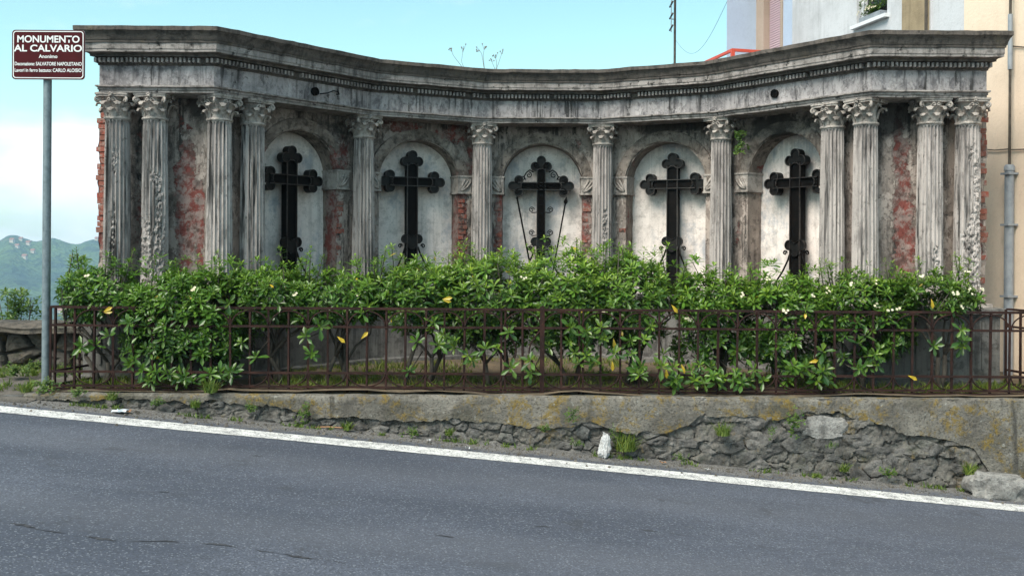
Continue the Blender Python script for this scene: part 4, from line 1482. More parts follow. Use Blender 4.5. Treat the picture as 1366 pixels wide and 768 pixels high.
ordn = ['first', 'second', 'third', 'fourth', 'fifth', 'sixth', 'seventh', 'eighth', 'ninth', 'tenth', 'eleventh', 'twelfth']
SH = [  # x0, x1, top, bottom of the foliage, depth centre, half depth, front rosettes at low level, yellow-green share
    (88, 205, 358, 432, 8.44, .24, 7, .22), (170, 330, 360, 505, 8.42, .30, 24, .22), (290, 425, 358, 440, 8.55, .34, 7, .34),
    (390, 515, 360, 436, 8.60, .36, 5, .40), (500, 620, 352, 446, 8.65, .40, 8, .48), (585, 720, 341, 468, 8.68, .44, 10, .62),
    (690, 815, 338, 476, 8.68, .44, 16, .66), (785, 895, 342, 468, 8.66, .42, 14, .58), (890, 1010, 364, 498, 8.60, .36, 20, .44),
    (990, 1115, 368, 498, 8.52, .34, 16, .42), (1088, 1215, 366, 486, 8.46, .30, 14, .42), (1190, 1300, 368, 422, 8.42, .26, 5, .42)]
descr = ['at the end of the hedge beside the sign pole', 'with dense low leaves behind the fence', 'with bare forked stems below the first cross', 'with bare stems left of the hedge middle',
         'in front of the second niche', 'tall and yellow-green beside the gate panel', 'tallest and yellow-green in the hedge middle', 'in front of the fourth column of the middle', 'dense below the fourth cross',
         'with white blossom below the fifth cross', 'in front of the paired columns near the houses', 'at the end of the hedge by the houses']
labs = ['evergreen hedge shrub standing closest to the sign pole', 'second evergreen hedge shrub from the sign pole, dense and dark down to the wall', 'third evergreen hedge shrub from the sign pole, with bare forked stems',
        'fourth evergreen hedge shrub from the sign pole, bare-stemmed behind the fence', 'fifth evergreen hedge shrub from the sign pole, below the second cross', 'sixth evergreen hedge shrub from the sign pole, yellow-green beside the middle cross',
        'seventh evergreen hedge shrub from the sign pole, tallest, below the middle cross', 'sixth last evergreen hedge shrub, yellow-green, just before the fourth cross', 'fourth evergreen hedge shrub from the houses, dense below the fourth cross',
        'third evergreen hedge shrub from the houses, below the fifth cross', 'second evergreen hedge shrub from the houses, before the paired columns', 'evergreen hedge shrub standing closest to the houses, with sparse low twigs']
labs[7] = 'fifth evergreen hedge shrub from the houses, yellow-green beside the middle cross'
for si, (x0, x1, yt, yb, Yc, hd, nlow, yg) in enumerate(SH):
    rr = random.Random(100 + si)
    Xc = ((x0 + x1) / 2 - CX) / F * Yc
    hw = (x1 - x0) / 2 / F * Yc * 1.06
    zt = at((x0 + x1) / 2, yt, Yc).z
    zb = max(0.06, at((x0 + x1) / 2, yb, Yc - hd * .6).z)
    root = thing('evergreen_shrub', (Xc, Yc, 0.0), labs[si], 'shrub', 'evergreen shrubs of the hedge')
    fol = MB(); wood = MB(); fl = MB()
    zc = (zt + zb) / 2; hh = (zt - zb) / 2
    tips = []
    area = (hw * 2) * (hh * 2)
    N = int(800 * area / 0.9) + 140
    tries = 0
    sparse = si == 11
    while len(tips) < N and tries < N * 6:
        tries += 1
        u, v, w_ = rr.uniform(-1, 1), rr.uniform(-1, 1), rr.uniform(-1, 1)
        rad = (abs(u) ** 2.6 + abs(v) ** 2.6 + abs(w_) ** 2.8) ** (1 / 2.6)
        if rad > 1: continue
        if rad < 0.62 and rr.random() < 0.8: continue
        lump = 1 + 0.28 * noise.noise(Vector((u * 1.7 + si * 5, v * 1.7, w_ * 1.7)))
        p = Vector((Xc + u * hw * lump, Yc + v * hd, zc + w_ * hh * (1 + 0.26 * noise.noise(Vector((u * 2.5 + si, v * 2, 3))))))
        if p.z < 0.10: continue
        if inside_pod(p): continue
        hole = noise.noise(Vector((p.x * 3.1, p.y * 3, p.z * 3.6 + 5)))
        if hole > (0.24 if p.z > 0.62 else 0.06): continue
        if p.z < 0.58 and v < -0.2 and rr.random() < 0.25: continue
        ax = Vector((u * .75, v * .75 - 0.15, w_ * .6 + 0.75)) + Vector((rr.uniform(-.35, .35), rr.uniform(-.35, .35), rr.uniform(-.2, .35)))
        tips.append((p, ax.normalized(), rad, w_))
    # shoots standing out at the top
    for k in range(13):
        u, v = rr.uniform(-.9, .9), rr.uniform(-.7, .5)
        p = Vector((Xc + u * hw, Yc + v * hd, zc + hh * rr.uniform(1.0, 1.32) * (1 - .10 * abs(u) ** 3)))
        if not inside_pod(p): tips.append((p, Vector((rr.uniform(-.2, .2), rr.uniform(-.3, .1), 1)).normalized(), 1, 1))
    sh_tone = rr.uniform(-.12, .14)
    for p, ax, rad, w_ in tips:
        y_ = yg * (0.35 + 0.65 * sstep(-.2, .9, w_)) * rr.uniform(.5, 1.5)  # leaf colour goes paler and yellower up the crown
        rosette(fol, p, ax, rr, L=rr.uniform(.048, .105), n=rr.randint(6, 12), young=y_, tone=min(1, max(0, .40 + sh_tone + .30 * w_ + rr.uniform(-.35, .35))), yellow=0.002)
    # long shoots that overtop the crown, leaves in tiers
    for k in range(4):
        u, v = rr.uniform(-.85, .85), rr.uniform(-.6, .3)
        b = Vector((Xc + u * hw, Yc + v * hd, zc + hh * (.80 - .2 * abs(u) ** 3)))
        if inside_pod(b): continue
        ln = Vector((rr.uniform(-.25, .25), rr.uniform(-.3, .1), 1)).normalized()
        l = rr.uniform(.14, .26)
        wood.tube([b - ln * .1, b + ln * l * .6, b + ln * l], [.005, .004, .0025], 5)
        for q, f in enumerate((.45, .7, .88, 1.0)):
            rosette(fol, b + ln * l * f, ln, rr, L=rr.uniform(.05, .08) * (1.25 - .4 * f), n=rr.randint(4, 6) if q < 3 else 8, young=min(1, yg * rr.uniform(.9, 1.7)), tone=.7, wd=rr.uniform(.12, .17))
    # stems
    ns = rr.randint(2, 4)
    forks = []
    for k in range(ns):
        b = Vector((Xc + rr.uniform(-.3, .3) * hw, Yc + rr.uniform(-.25, .25) * hd, -0.02))
        f = b + Vector((rr.uniform(-.12, .12), rr.uniform(-.05, .05), rr.uniform(.20, .36)))
        mid = b.lerp(f, .5) + Vector((rr.uniform(-.03, .03), rr.uniform(-.03, .03), 0))
        wood.tube([b, mid, f], [0.026, 0.021, 0.018], 7)
        for q in range(rr.randint(2, 4)):
            e = f + Vector((rr.uniform(-.30, .30), rr.uniform(-.2, .2), rr.uniform(.18, .38)))
            m2 = f.lerp(e, .5) + Vector((rr.uniform(-.03, .03), 0, .03))
            wood.tube([f, m2, e], [0.014, 0.011, 0.008], 6)
            forks.append(e); forks.append(m2)
    for p, ax, rad, w_ in rr.sample(tips, min(70, len(tips))):
        s = min(forks, key=lambda q: (q - p).length)
        if (s - p).length < 0.6:
            wood.tube([s, s.lerp(p, .55) + Vector((0, 0, -.02)), p - ax * .02], [0.006, 0.0045, 0.003], 5)
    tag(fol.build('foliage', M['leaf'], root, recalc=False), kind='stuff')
    wood.build('stems', M['bark'], root, smooth=180)
    for k in range({9: 6, 10: 6, 11: 7, 1: 2, 2: 2, 0: 1, 8: 2}.get(si, 1)):
        c = [t for t in tips if t[0].y < Yc - hd * .4 and t[0].z > .55]
        p, ax, rad, w_ = rr.choice(c)
        m_ = MB(); flower(m_, p + ax * 0.035 + Vector((0, -.03, 0)), ax + Vector((0, -.5, 0)), rr)
        m_.build('blossom', M['petal'], root, recalc=False)
    # single leaf whorls reaching forward through the fence bars
    for k in range(nlow):
        x = rr.uniform(x0 + 8, x1 - 8)
        y = rr.uniform(max(yb, 428) - 12, 512) if si in (1, 8, 9) else rr.uniform(425, 500)
        if si in (2, 3): y = rr.uniform(395, 440) if k < 4 else rr.uniform(440, 480)
        Yp = rr.uniform(8.08, 8.24)
        p = at(x, y, Yp)
        if p.z < 0.06: p.z = 0.08
        m_ = MB()
        ax = Vector((rr.uniform(-.4, .4), rr.uniform(-1, -.4), rr.uniform(.0, .9))).normalized()
        nl = rr.randint(7, 11)
        rosette(m_, p, ax, rr, L=rr.uniform(.075, .11), n=nl, young=yg * rr.uniform(.2, 1.0), tone=rr.uniform(.05, .6), wd=.17)
        o = m_.build('leaf_whorl', M['leaf'], root, recalc=False)
        b = Vector((p.x + rr.uniform(-.12, .12), Yc - hd * .2, max(0.12, p.z + rr.uniform(-.10, .12))))
        m_ = MB(); m_.tube([b, b.lerp(p, .6) + Vector((0, 0, -.015)), p - ax * .01], [0.006, 0.005, 0.0035], 5)
        m_.build('twig', M['bark'], o, smooth=180)

# yellowed leaves that the photograph shows singly
ROOTS = [o for o in bpy.data.objects if o.get('category') == 'shrub']
for k, (x, y, a) in enumerate(((143, 413, .5), (890, 497, -1.5), (912, 491, -1.2), (820, 457, -1.4), (818, 487, -1.5), (1085, 482, .3), (1244, 404, -1.4), (1218, 503, -.4), (1340, 406, .2), (596, 398, .2), (455, 452, -.6), (900, 411, -.9), (486, 448, .8), (1326, 406, .1))):
    if x > 1310: continue
    p = at(x, y, 8.16)
    ro = min(ROOTS, key=lambda o: abs(o.location.x - p.x))
    d = Vector((math.cos(a), -.25, math.sin(a))).normalized()
    m_ = MB(); leaf_geo(m_, p - d * .04, d, Vector((0.1, -1, .3)), .088, .017, (.4, .2, 1.0, 1), .2)
    if k in (0, 1, 9): leaf_geo(m_, p - d * .035 + Vector((0, 0, -.008)), (d + Vector((.2, 0, -.35))).normalized(), Vector((0.1, -1, .3)), .075, .015, (.4, .2, .9, 1), .2)
    m_.build('yellow_leaf', M['leaf'], ro, recalc=False)

# grass and low weeds in the bed
def blades(mbx, p, n, h, rr, spread=.05, young=.3):
    for i in range(n):
        a = rr.random() * 6.28; r0 = spread * math.sqrt(rr.random())
        b = Vector((p.x + r0 * math.cos(a), p.y + r0 * math.sin(a), p.z))
        l = h * rr.uniform(.25, 1.25)
        ln = Vector((rr.gauss(0, .42), rr.gauss(-.1, .35), 1)).normalized()
        s = Vector((math.cos(a + 1.5), math.sin(a + 1.5), 0)) * (0.0035 + .0022 * rr.random())
        c = (rr.random(), rr.random() * young * 2, 0, 1)
        m1 = b + ln * l * .55; t = b + ln * l + Vector((ln.x, ln.y, -.25)) * l * .35
        mbx.add([b - s, b + s, m1 + s * .8, m1 - s * .8, t], [(0, 1, 2, 3), (3, 2, 4)], [c] * 5)
rr = random.Random(77)
mb = MB()
for k in range(2300):
    x = rr.uniform(-4.1, 4.2)
    lim = 8.72 if abs(x) > 3 else float(np.interp(abs(x), [0, .69, 1.94, 3], [10.6, 10.6, 9.9, 8.8]))
    y = rr.uniform(8.24, lim)
    if noise.noise(Vector((x * 1.3, y * 1.3, 0))) < -.15: continue
    blades(mb, Vector((x, y, -0.01 + .03 * fr((x, y, 0), 1.5))), rr.randint(5, 10), rr.uniform(.04, .11), rr, .05, .5)
for k in range(900):
    x, y = rr.uniform(-7.0, -4.2), rr.uniform(8.0, 9.35)
    if noise.noise(Vector((x * 1.9, y * 1.9, 4))) < .02 - .25 * sstep(8.6, 9.2, y): continue
    e = sstep(7.9, 8.9, y)
    blades(mb, Vector((x, y, zr(x) * (1 - e) + (.02 + .3 * zr(x)) * e + .003)), rr.randint(6, 12), rr.uniform(.03, .09), rr, .05, .35)
for k in range(420):                                   # sparse tufts all along the wall foot
    x = rr.uniform(-4.3, 4.5); y = 8.0 - abs(rr.gauss(0, .03))
    if noise.noise(Vector((x * 2.3, 1, 7))) < .0: continue
    blades(mb, Vector((x, y, zr(x))), rr.randint(4, 9), rr.uniform(.02, .06), rr, .03, .25)
tag(mb.build('grass', M['weed'], recalc=False), 'thin yellow-green grass under the hedge and along the verge', 'grass', kind='stuff')

# weeds at the foot of the wall and the pole
def weed(x, y, Y, size, kind, label):
    p = at(x, y, Y)
    size *= 1.35
    root = thing('weed', p, label, 'weed', 'weeds growing on the wall and verge')
    rr = random.Random(int(x * 7 + y))
    m_ = MB()
    if kind == 'grass':
        blades(m_, p, int(110 * size / .1), size, rr, size * .5, .3)
    else:
        for k in range(int(26 * size / .1)):
            q = p + Vector((rr.gauss(0, size * .38), rr.gauss(-.01, size * .2), abs(rr.gauss(size * .30, size * .25))))
            if kind == 'wall': q = p + Vector((rr.gauss(0, size * .36), -abs(rr.gauss(.02, .02)), rr.gauss(0, size * .45)))
            rosette(m_, q, Vector((rr.uniform(-.5, .5), rr.uniform(-.9, 0), 1)), rr, L=size * .24, n=5, young=rr.uniform(0, .6), wd=.32)
    m_.build('leaves', M['weed'], root, recalc=False)['kind'] = 'stuff'
    m_ = MB()
    for k in range(4):
        m_.tube([p + Vector((rr.uniform(-.01, .01), .01, -.02)), p + Vector((rr.gauss(0, size * .3), -.005, size * .35))], [.003, .002], 4)
    m_.build('stalks', M['weed'], root)
weed(62, 520, 8.1, .10, 'leaf', 'low green weed at the foot of the sign pole')
weed(36, 522, 8.1, .07, 'grass', 'grassy weed on the verge at the picture edge, by the sign pole')
weed(105, 525, 8.0, .07, 'leaf', 'small leafy weed under the fence end by the sign pole')
weed(150, 533, 8.0, .06, 'grass', 'thin grassy weed on the wall foot near the sign pole')
weed(212, 538, 8.0, .06, 'leaf', 'small leafy weed on the thin wall foot past the sign pole')
weed(283, 523, 8.03, .09, 'grass', 'pale straggling weed hanging over the coping')
weed(262, 543, 8.0, .06, 'grass', 'short weed below the straggling weed on the coping')
weed(335, 546, 8.0, .06, 'leaf', 'low weed where the coping begins to crack')
weed(408, 548, 7.99, .08, 'wall', 'bright green weed sprouting from the crack before the second cross')
weed(465, 573, 7.98, .06, 'grass', 'grass tuft at the wall foot before the second niche')
weed(553, 578, 7.98, .07, 'leaf', 'spreading weed at the wall foot between the second and middle crosses')
weed(600, 580, 7.98, .05, 'grass', 'short grass tuft at the wall foot below the gate')
weed(728, 573, 7.98, .06, 'leaf', 'weed at the wall foot below the middle cross')
weed(764, 552, 7.97, .07, 'wall', 'round-leaved weed growing out of the coping above the plastic bag')
weed(770, 592, 7.95, .05, 'leaf', 'low weed just before the plastic bag')
weed(836, 600, 7.98, .13, 'grass', 'tall brown-green grass tuft beside the plastic bag')
weed(818, 575, 7.96, .04, 'wall', 'tiny weed on the wall just above the plastic bag')
weed(966, 580, 7.97, .09, 'grass', 'grass tuft growing from the wall crack below the fourth cross')
weed(1062, 562, 7.97, .09, 'wall', 'leafy weed in the wall beside the large pale stone')
weed(1030, 572, 7.97, .05, 'wall', 'small weed in the wall crack before the large pale stone')
weed(1110, 592, 7.97, .04, 'wall', 'tiny weed below the large pale stone')
weed(1128, 628, 7.97, .06, 'grass', 'low grass along the wall foot below the pale stone')
weed(1188, 632, 7.97, .07, 'leaf', 'weed at the wall foot before the boulder')
weed(1296, 632, 7.96, .08, 'grass', 'bright grass tuft touching the boulder')
weed(910, 610, 7.97, .05, 'leaf', 'low weed at the wall foot below the fourth cross')
weed(20, 497, 8.7, .10, 'leaf', 'leafy weed at the foot of the field-stone wall')
weed(48, 490, 8.8, .09, 'leaf', 'leafy weed at the field-stone wall nearest the sign pole')
weed(90, 500, 8.5, .08, 'leaf', 'leafy weed behind the fence end, before the field stones')

# sprig growing from the capital of a column
p = at(986, 188, 10.2)
root = thing('wall_fern', p, 'green sprig growing beside a column capital near the fifth niche', 'plant')
rr = random.Random(9); m_ = MB()
for k in range(34):
    q = p + Vector((rr.gauss(0, .03), rr.gauss(0, .03), rr.uniform(-.13, .10)))
    rosette(m_, q, Vector((rr.uniform(-.6, .6), -1, rr.uniform(-.4, .8))), rr, L=.035, n=5, young=rr.uniform(0, .5), wd=.35)
m_.build('leaves', M['weed'], root, recalc=False)['kind'] = 'stuff'
m_ = MB(); m_.tube([p + Vector((0, .12, -.12)), p + Vector((0, .03, -.05)), p + Vector((0.01, 0, .09))], [.005, .004, .002], 5); m_.build('stalk', M['weed'], root)

# dry seed stalks on the cornice
M['straw'] = simple('dry_straw', (.20, .19, .15), (.13, .13, .11), 20)
rr = random.Random(12)
for k, (base, tips, lab) in enumerate((((619, 89), [((600, 66), (603, 74)), ((617, 62), (614, 82))], 'dry forked seed stalk on the cornice, nearest the sign'), ((645, 91), [((637, 66), (641, 72)), ((645, 62), (643, 74))], 'dry seed stalk standing in the middle of three on the cornice'),
                                  ((660, 93), [((654, 80), (656, 86)), ((669, 68), (665, 80)), ((659, 74), (661, 84))], 'dry forked seed stalk on the cornice, nearest the houses'))):
    Yp = 10.75
    b = at(*base, Yp); b.z = 3.205
    root = thing('dry_stalk', b, lab, 'plant', 'dry stalks on the cornice')
    m_ = MB(); hd_ = MB()
    for (t, mdl) in tips:
        e = at(*t, Yp); mm = at(*mdl, Yp)
        m_.tube([b, b.lerp(mm, .6), mm, e], [.003, .0026, .0022, .002], 4)
        for q in range(4):
            c = e + Vector((rr.uniform(-.03, .03), rr.uniform(-.02, .02), rr.uniform(-.03, .03)))
            m_.tube([mm.lerp(e, .6), c], [.002, .0015], 4)
            hd_.lathe([(.001, -.009), (.006, -.004), (.007, .002), (.003, .008)], c, 6)
    m_.build('stem', M['straw'], root); hd_.build('seed_heads', M['straw'], root)
# ------------------------------------------------------------------ field-stone wall at the left
dw = thing('field_stone_wall', (-6.0, 9.4, 0), 'rough field-stone wall with ochre lichen behind the sign pole', 'wall')
rb = random.Random(61)
mb = MB(); mb.box((-6.6, 9.64, 0.10), (2.48, 0.16, 0.36)); mb.build('wall_core', M['mortar'], dw)
seeds = []
for k in range(2500):
    x, z = rb.uniform(-7.6, -4.15), rb.uniform(-.12, .50); r = rb.choice((.08, .12, .17))
    if all(((a - x) / 1.7) ** 2 + (b - z) ** 2 > max(r, q) ** 2 for a, b, q in seeds): seeds.append((x, z, r))
fitted_stones(dw, [(a, b) for a, b, q in seeds], 1.7, lambda x, z: z < .46, .02, .010, .06, .10, M['drystone'], lambda x, d, z: Vector((x, 9.46 - d, z)), 2.2, lambda x: .45)
mb = MB()
mb.grid(lambda a, b: Vector((-9.1 + 5.0 * a, 9.26 + .55 * b, .475 + .02 * fr((-9 + 5 * a, b, 0), 3, 4) - .05 * (2 * b - 1) ** 4)), 90, 8)
mb.grid(lambda a, b: Vector((-9.1 + 5.0 * a, 9.262 + .02 * fr((a * 5, b, 0), 4), .425 - .05 * b + .02 * fr((-9 + 5 * a, 0, 0), 3, 4))), 90, 3)
mb.build('mortar_cap', M['drystone'], dw, smooth=180)

# bushes behind it
for k, (X, Y, zb, h, wd, lab) in enumerate(((-5.45, 10.0, .1, .66, .42, 'laurel bush rising behind the field-stone wall at the picture edge'), (-5.02, 10.3, .1, .62, .14, 'small laurel shoot behind the sign pole'), (-4.72, 9.75, .1, 1.02, .18, 'thin laurel shoot between the sign pole and the monument'))):
    root = thing('laurel_bush', (X, Y, 0), lab, 'bush', 'laurel bushes behind the field-stone wall')
    rr = random.Random(300 + k); fol = MB(); wood = MB()
    for q in range(int(150 * wd / .3)):
        f = rr.random()
        p = Vector((X + rr.gauss(0, wd * .42) * (1.15 - f * .8), Y + rr.gauss(0, .12), zb + h * f))
        rosette(fol, p, Vector((rr.uniform(-.6, .6), rr.uniform(-.7, .2), .9)), rr, L=rr.uniform(.05, .085), n=7, young=rr.uniform(.2, .8), wd=.2)
    for q in range(5):
        b = Vector((X + rr.uniform(-.1, .1), Y, -.3)); e = Vector((X + rr.uniform(-.7, .7) * wd, Y + rr.uniform(-.1, .1), zb + h * rr.uniform(.6, 1)))
        wood.tube([b, b.lerp(e, .5) + Vector((0, 0, .05)), e], [.012, .008, .003], 5)
    tag(fol.build('foliage', M['laurel'], root, recalc=False), kind='stuff')
    wood.build('stems', M['bark'], root, smooth=180)

# ------------------------------------------------------------------ road sign
g = G('galvanised_grey_paint'); g.P(Base_Color=g.mix(g.rng(g.noise(20, 5, .7), .4, .7), (.19, .23, .25), (.12, .15, .17)), Roughness=.5, Metallic=.3); M['pole'] = g.m
g = G('brown_sign_face'); g.P(Base_Color=g.mix(g.rng(g.noise(6, 4, .6), .4, .7), (.060, .007, .010), (.046, .006, .008)), Roughness=.7); g.b.inputs['Specular IOR Level'].default_value = .1; M['brown'] = g.m
g = G('white_sign_print'); g.P(Base_Color=(.68, .68, .68), Roughness=.5); M['signwhite'] = g.m
g = G('sign_back_alu'); g.P(Base_Color=(.35, .36, .37), Roughness=.45, Metallic=.7); M['alu'] = g.m
px_, py_ = -4.285, 8.30
sg = thing('road_sign', (px_, py_, -0.02), 'brown tourist sign with white lettering on a grey steel pole', 'sign')
mb = MB(); mb.lathe([(.034, -.02), (.034, 3.05)], (px_, py_, 0), 20); mb.build('pole', M['pole'], sg, smooth=40)
mb = MB(); mb.lathe([(.11, -.03), (.10, .02), (.06, .035)], (px_ + .01, py_ - .01, -.02), 14); mb.build('concrete_foot', M['concrete'], sg)
sx0, sx1 = at(15, 70, 8.25).x, at(112, 70, 8.25).x
sz1, sz0 = at(63, 40.5, 8.25).z, at(63, 106.5, 8.25).z
scx, scz = (sx0 + sx1) / 2, (sz0 + sz1) / 2
shw, shh = (sx1 - sx0) / 2, (sz1 - sz0) / 2
def rrect(w_, h_, r, n=6):
    out = []
    for cx, cz, a0 in ((w_ - r, h_ - r, 0), (-w_ + r, h_ - r, PI / 2), (-w_ + r, -h_ + r, PI), (w_ - r, -h_ + r, 1.5 * PI)):
        for k in range(n + 1):
            q = a0 + PI / 2 * k / n
            out.append((cx + r * math.cos(q), cz + r * math.sin(q)))
    return out
yS = py_ - .034 - .012
AX = lambda y: (Vector((scx, y, scz)), Vector((1, 0, 0)), Vector((0, 0, 1)), Vector((0, -1, 0)))
mb = MB(); mb.prism(rrect(shw, shh, .03), AX(yS - .010), .008); mb.build('panel', M['alu'], sg)
mb = MB(); mb.prism(rrect(shw - .001, shh - .001, .029), AX(yS - .0125), .002); face = mb.build('sign_face', M['brown'], sg)
mb = MB()
o1, o2 = rrect(shw - .010, shh - .010, .027), rrect(shw - .0175, shh - .0175, .021)
k_ = len(o1); o_, U_, W_, N_ = AX(yS - .0137)
mb.add([o_ + U_ * a + W_ * b for a, b in o1] + [o_ + U_ * a + W_ * b for a, b in o2], [(i, (i + 1) % k_, k_ + (i + 1) % k_, k_ + i) for i in range(k_)])
mb.build('white_border', M['signwhite'], face, recalc=False)
mb = MB()
for dz in (-.1, .12):
    mb.box((px_, py_ + .0, scz + dz), (.05, .040, .012))
mb.build('clamp', M['alu'], sg)
def text(s, cx, cz, size, wx=1.0, align='CENTER', bold=.0):
    cu = bpy.data.curves.new('lettering', 'FONT')
    cu.body = s; cu.size = size; cu.align_x = align; cu.align_y = 'CENTER'; cu.offset = bold
    ob = bpy.data.objects.new('lettering', cu)
    COL.objects.link(ob)
    bpy.context.view_layer.update()
    me = bpy.data.meshes.new_from_object(ob.evaluated_get(bpy.context.evaluated_depsgraph_get()))
    bpy.data.objects.remove(ob)
    me.materials.clear(); me.materials.append(M['signwhite'])
    o = link('lettering', me, face, (scx + cx, yS - .0139, scz + cz), (PI / 2, 0, 0), (wx, 1, 1))
    # `face` is a part with its origin at the sign's base
    o.location = Vector((scx + cx, yS - .0139, scz + cz)) - WORLD[face.name]
    return o
def fit(s, cx, cz, size, width, align='CENTER', bold=.002):
    o = text(s, cx, cz, size, 1.0, align, bold)
    xs = [v.co.x for v in o.data.vertices]
    o.scale = (width / max(1e-4, max(xs) - min(xs)), 1, 1)
fit('MONUMENTO', 0, .130, .082, .535)
fit('AL CALVARIO', 0.0, .052, .080, .585)
fit('Anonimo', 0, -.016, .042, .16, bold=.0008)
fit('Decorazione: SALVATORE NAPOLETANO', 0, -.080, .042, .575, bold=.0008)
fit('Lavori in ferro battuto: CARLO ALOISIO', 0, -.135, .042, .575, bold=.0008)

# ------------------------------------------------------------------ litter and boulder
g = G('white_plastic'); g.P(Base_Color=g.mix(g.rng(g.noise(22, 5, .7), .45, .65), (.66, .65, .65), (.45, .43, .42)), Roughness=.45); g.bump(g.noise(34, 6, .75), 1.0, .03); M['bag'] = g.m
p = at(806, 606, 7.93); p.z = zr(p.x)
root = thing('plastic_bag', p, 'crumpled white plastic bag standing at the wall foot', 'bag')
bm = bmesh.new(); bmesh.ops.create_icosphere(bm, subdivisions=4, radius=1)
mb = MB()
bm.verts.index_update()
V = []
for v in bm.verts:
    c = v.co
    f = (c.z + 1) / 2
    s = 1.0 - .45 * f + .1 * math.sin(f * 9)
    k = 1 + .34 * noise.fractal(Vector((c.x * 1.5, c.y * 1.5, c.z * 1.2 + 4)), .8, 2.2, 5) + .14 * noise.noise(Vector((c.x * 6, c.y * 6, c.z * 2)))
    V.append((p.x + c.x * .062 * s * k + .02 * f, p.y - .01 + c.y * .05 * s * k, p.z + max(0.002, .098 + c.z * .10 * k)))
mb.add(V, [tuple(v.index for v in f.verts) for f in bm.faces]); bm.free()
mb.build('bag_body', M['bag'], root, smooth=25)
mb = MB(); mb.tube([(p.x + .02, p.y - .01, p.z + .18), (p.x + .0, p.y - .02, p.z + .215), (p.x + .035, p.y - .015, p.z + .195)], [.012, .008, .003], 6); mb.build('handle', M['bag'], root)

g = G('faded_wrapper'); g.P(Base_Color=(.55, .62, .68), Roughness=.5); M['wrap'] = g.m
g = G('orange_peel'); g.P(Base_Color=(.30, .16, .085), Roughness=.8); M['peel'] = g.m
def scrap(x, y, w_, d_, mat, name, lab):
    p = road_pt(x, y); rr = random.Random(int(x))
    m_ = MB()
    m_.grid(lambda a, b: Vector((p.x + (a - .5) * w_ + .01 * rr.uniform(-1, 1), p.y + (b - .5) * d_ + .01 * rr.uniform(-1, 1), p.z + .012 + .02 * rr.random())), 5, 4)
    o = m_.build(name, mat, None, smooth=20); tag(o, lab, 'litter', 'scraps of litter by the road edge')
scrap(162, 551, .10, .10, M['wrap'], 'paper_scrap', 'crumpled pale blue wrapper on the road edge near the sign')
scrap(172, 551, .05, .06, M['peel'], 'peel_scrap', 'small orange scrap touching the pale blue wrapper')
scrap(157, 538, .12, .04, M['bag'], 'paper_scrap', 'flat white paper scrap by the thin wall foot')
scrap(573, 590, .03, .03, M['bag'], 'paper_scrap', 'small white scrap on the verge below the second cross')
scrap(625, 600, .03, .03, M['bag'], 'paper_scrap', 'small white scrap on the verge below the gate')
scrap(886, 619, .05, .03, M['peel'], 'leaf_scrap', 'dry orange leaf on the verge past the plastic bag')
scrap(1042, 622, .06, .03, M['peel'], 'leaf_scrap', 'dry rust-brown leaf on the verge below the pale stone')
scrap(945, 629, .04, .03, M['bag'], 'paper_scrap', 'small white scrap on the verge below the fourth cross')
mb = MB(); q = road_pt(440, 572)
mb.tube([q + Vector((-.18, .02, .01)), q + Vector((0, 0, .018)), q + Vector((.2, -.01, .01))], [.004, .007, .003], 5)
tag(mb.build('dry_stick', M['peel']), 'dry orange-brown stick lying at the wall foot', 'stick')

me = stone_mesh(71, 4); me.materials.append(M['pale_stone'])
p = at(1332, 645, 7.9); p.z = zr(p.x)
o = link('boulder', me, None, (p.x, p.y, p.z + .075), (0, .12, 0), (.26, .15, .125))
tag(o, 'pale lichened boulder at the wall foot by the road', 'boulder')

# loose gravel along the wall
mb = MB(); rr = random.Random(31)
for k in range(2600):
    X = rr.uniform(-5.0, 4.6); Y = 7.98 - abs(rr.gauss(0, .16)) if rr.random() < .8 else rr.uniform(7.55, 8)
    s = rr.uniform(.003, .010) if rr.random() < .93 else rr.uniform(.012, .024)
    z = zr(X)
    a = rr.random() * 6.28
    mb.add([(X + s * math.cos(a), Y + s * math.sin(a), z), (X + s * math.cos(a + 2.1), Y + s * math.sin(a + 2.1), z), (X + s * math.cos(a + 4.2), Y + s * math.sin(a + 4.2), z), (X + s * .5 * math.cos(a + 1), Y + s * .5 * math.sin(a + 1), z + s * .9), (X - s * .4 * math.cos(a), Y - s * .4 * math.sin(a), z + s * .8)],
           [(0, 1, 3), (1, 2, 4, 3), (2, 0, 3, 4)])
tag(mb.build('gravel', M['dirt'], recalc=False), 'loose grey grit along the wall foot', 'gravel', kind='stuff')

# ------------------------------------------------------------------ houses behind, at the right
def facade(name, a, b, str_=.4):
    g = G(name)
    c = g.mix(g.rng(g.noise(1.2, 6, .65), .36, .66), a, b)
    c = g.mix(g.math('MULTIPLY', g.rng(g.noise(1, 5, .65, g.scale((4, 4, .35))), .52, .72), str_), c, [x * .35 for x in b])
    c = g.mix(g.math('MULTIPLY', g.rng(g.noise(26, 5, .7), .5, .75), .22), c, [x * .5 for x in b])
    g.P(Base_Color=c, Roughness=.9); g.bump(g.noise(35, 5, .7), .35, .012)
    return g.m
M['grey_fac'] = facade('grey_render', (.60, .60, .63), (.45, .45, .47), .35)
M['white_shade_fac'] = facade('shade_tinted_white_render', (.44, .52, .65), (.40, .47, .60), .1)  # white wall with its bluish shade put into the base colour
M['peach_fac'] = facade('peach_render', (.80, .64, .50), (.72, .565, .435), .22)
M['ochre'] = facade('ochre_pilaster_render', (.40, .31, .20), (.24, .18, .11), .5)
M['tan'] = facade('tan_frame_paint', (.42, .32, .26), (.35, .27, .21), .1)
g = G('pink_shutter_paint'); g.P(Base_Color=(.47, .34, .38), Roughness=.6); M['pink'] = g.m
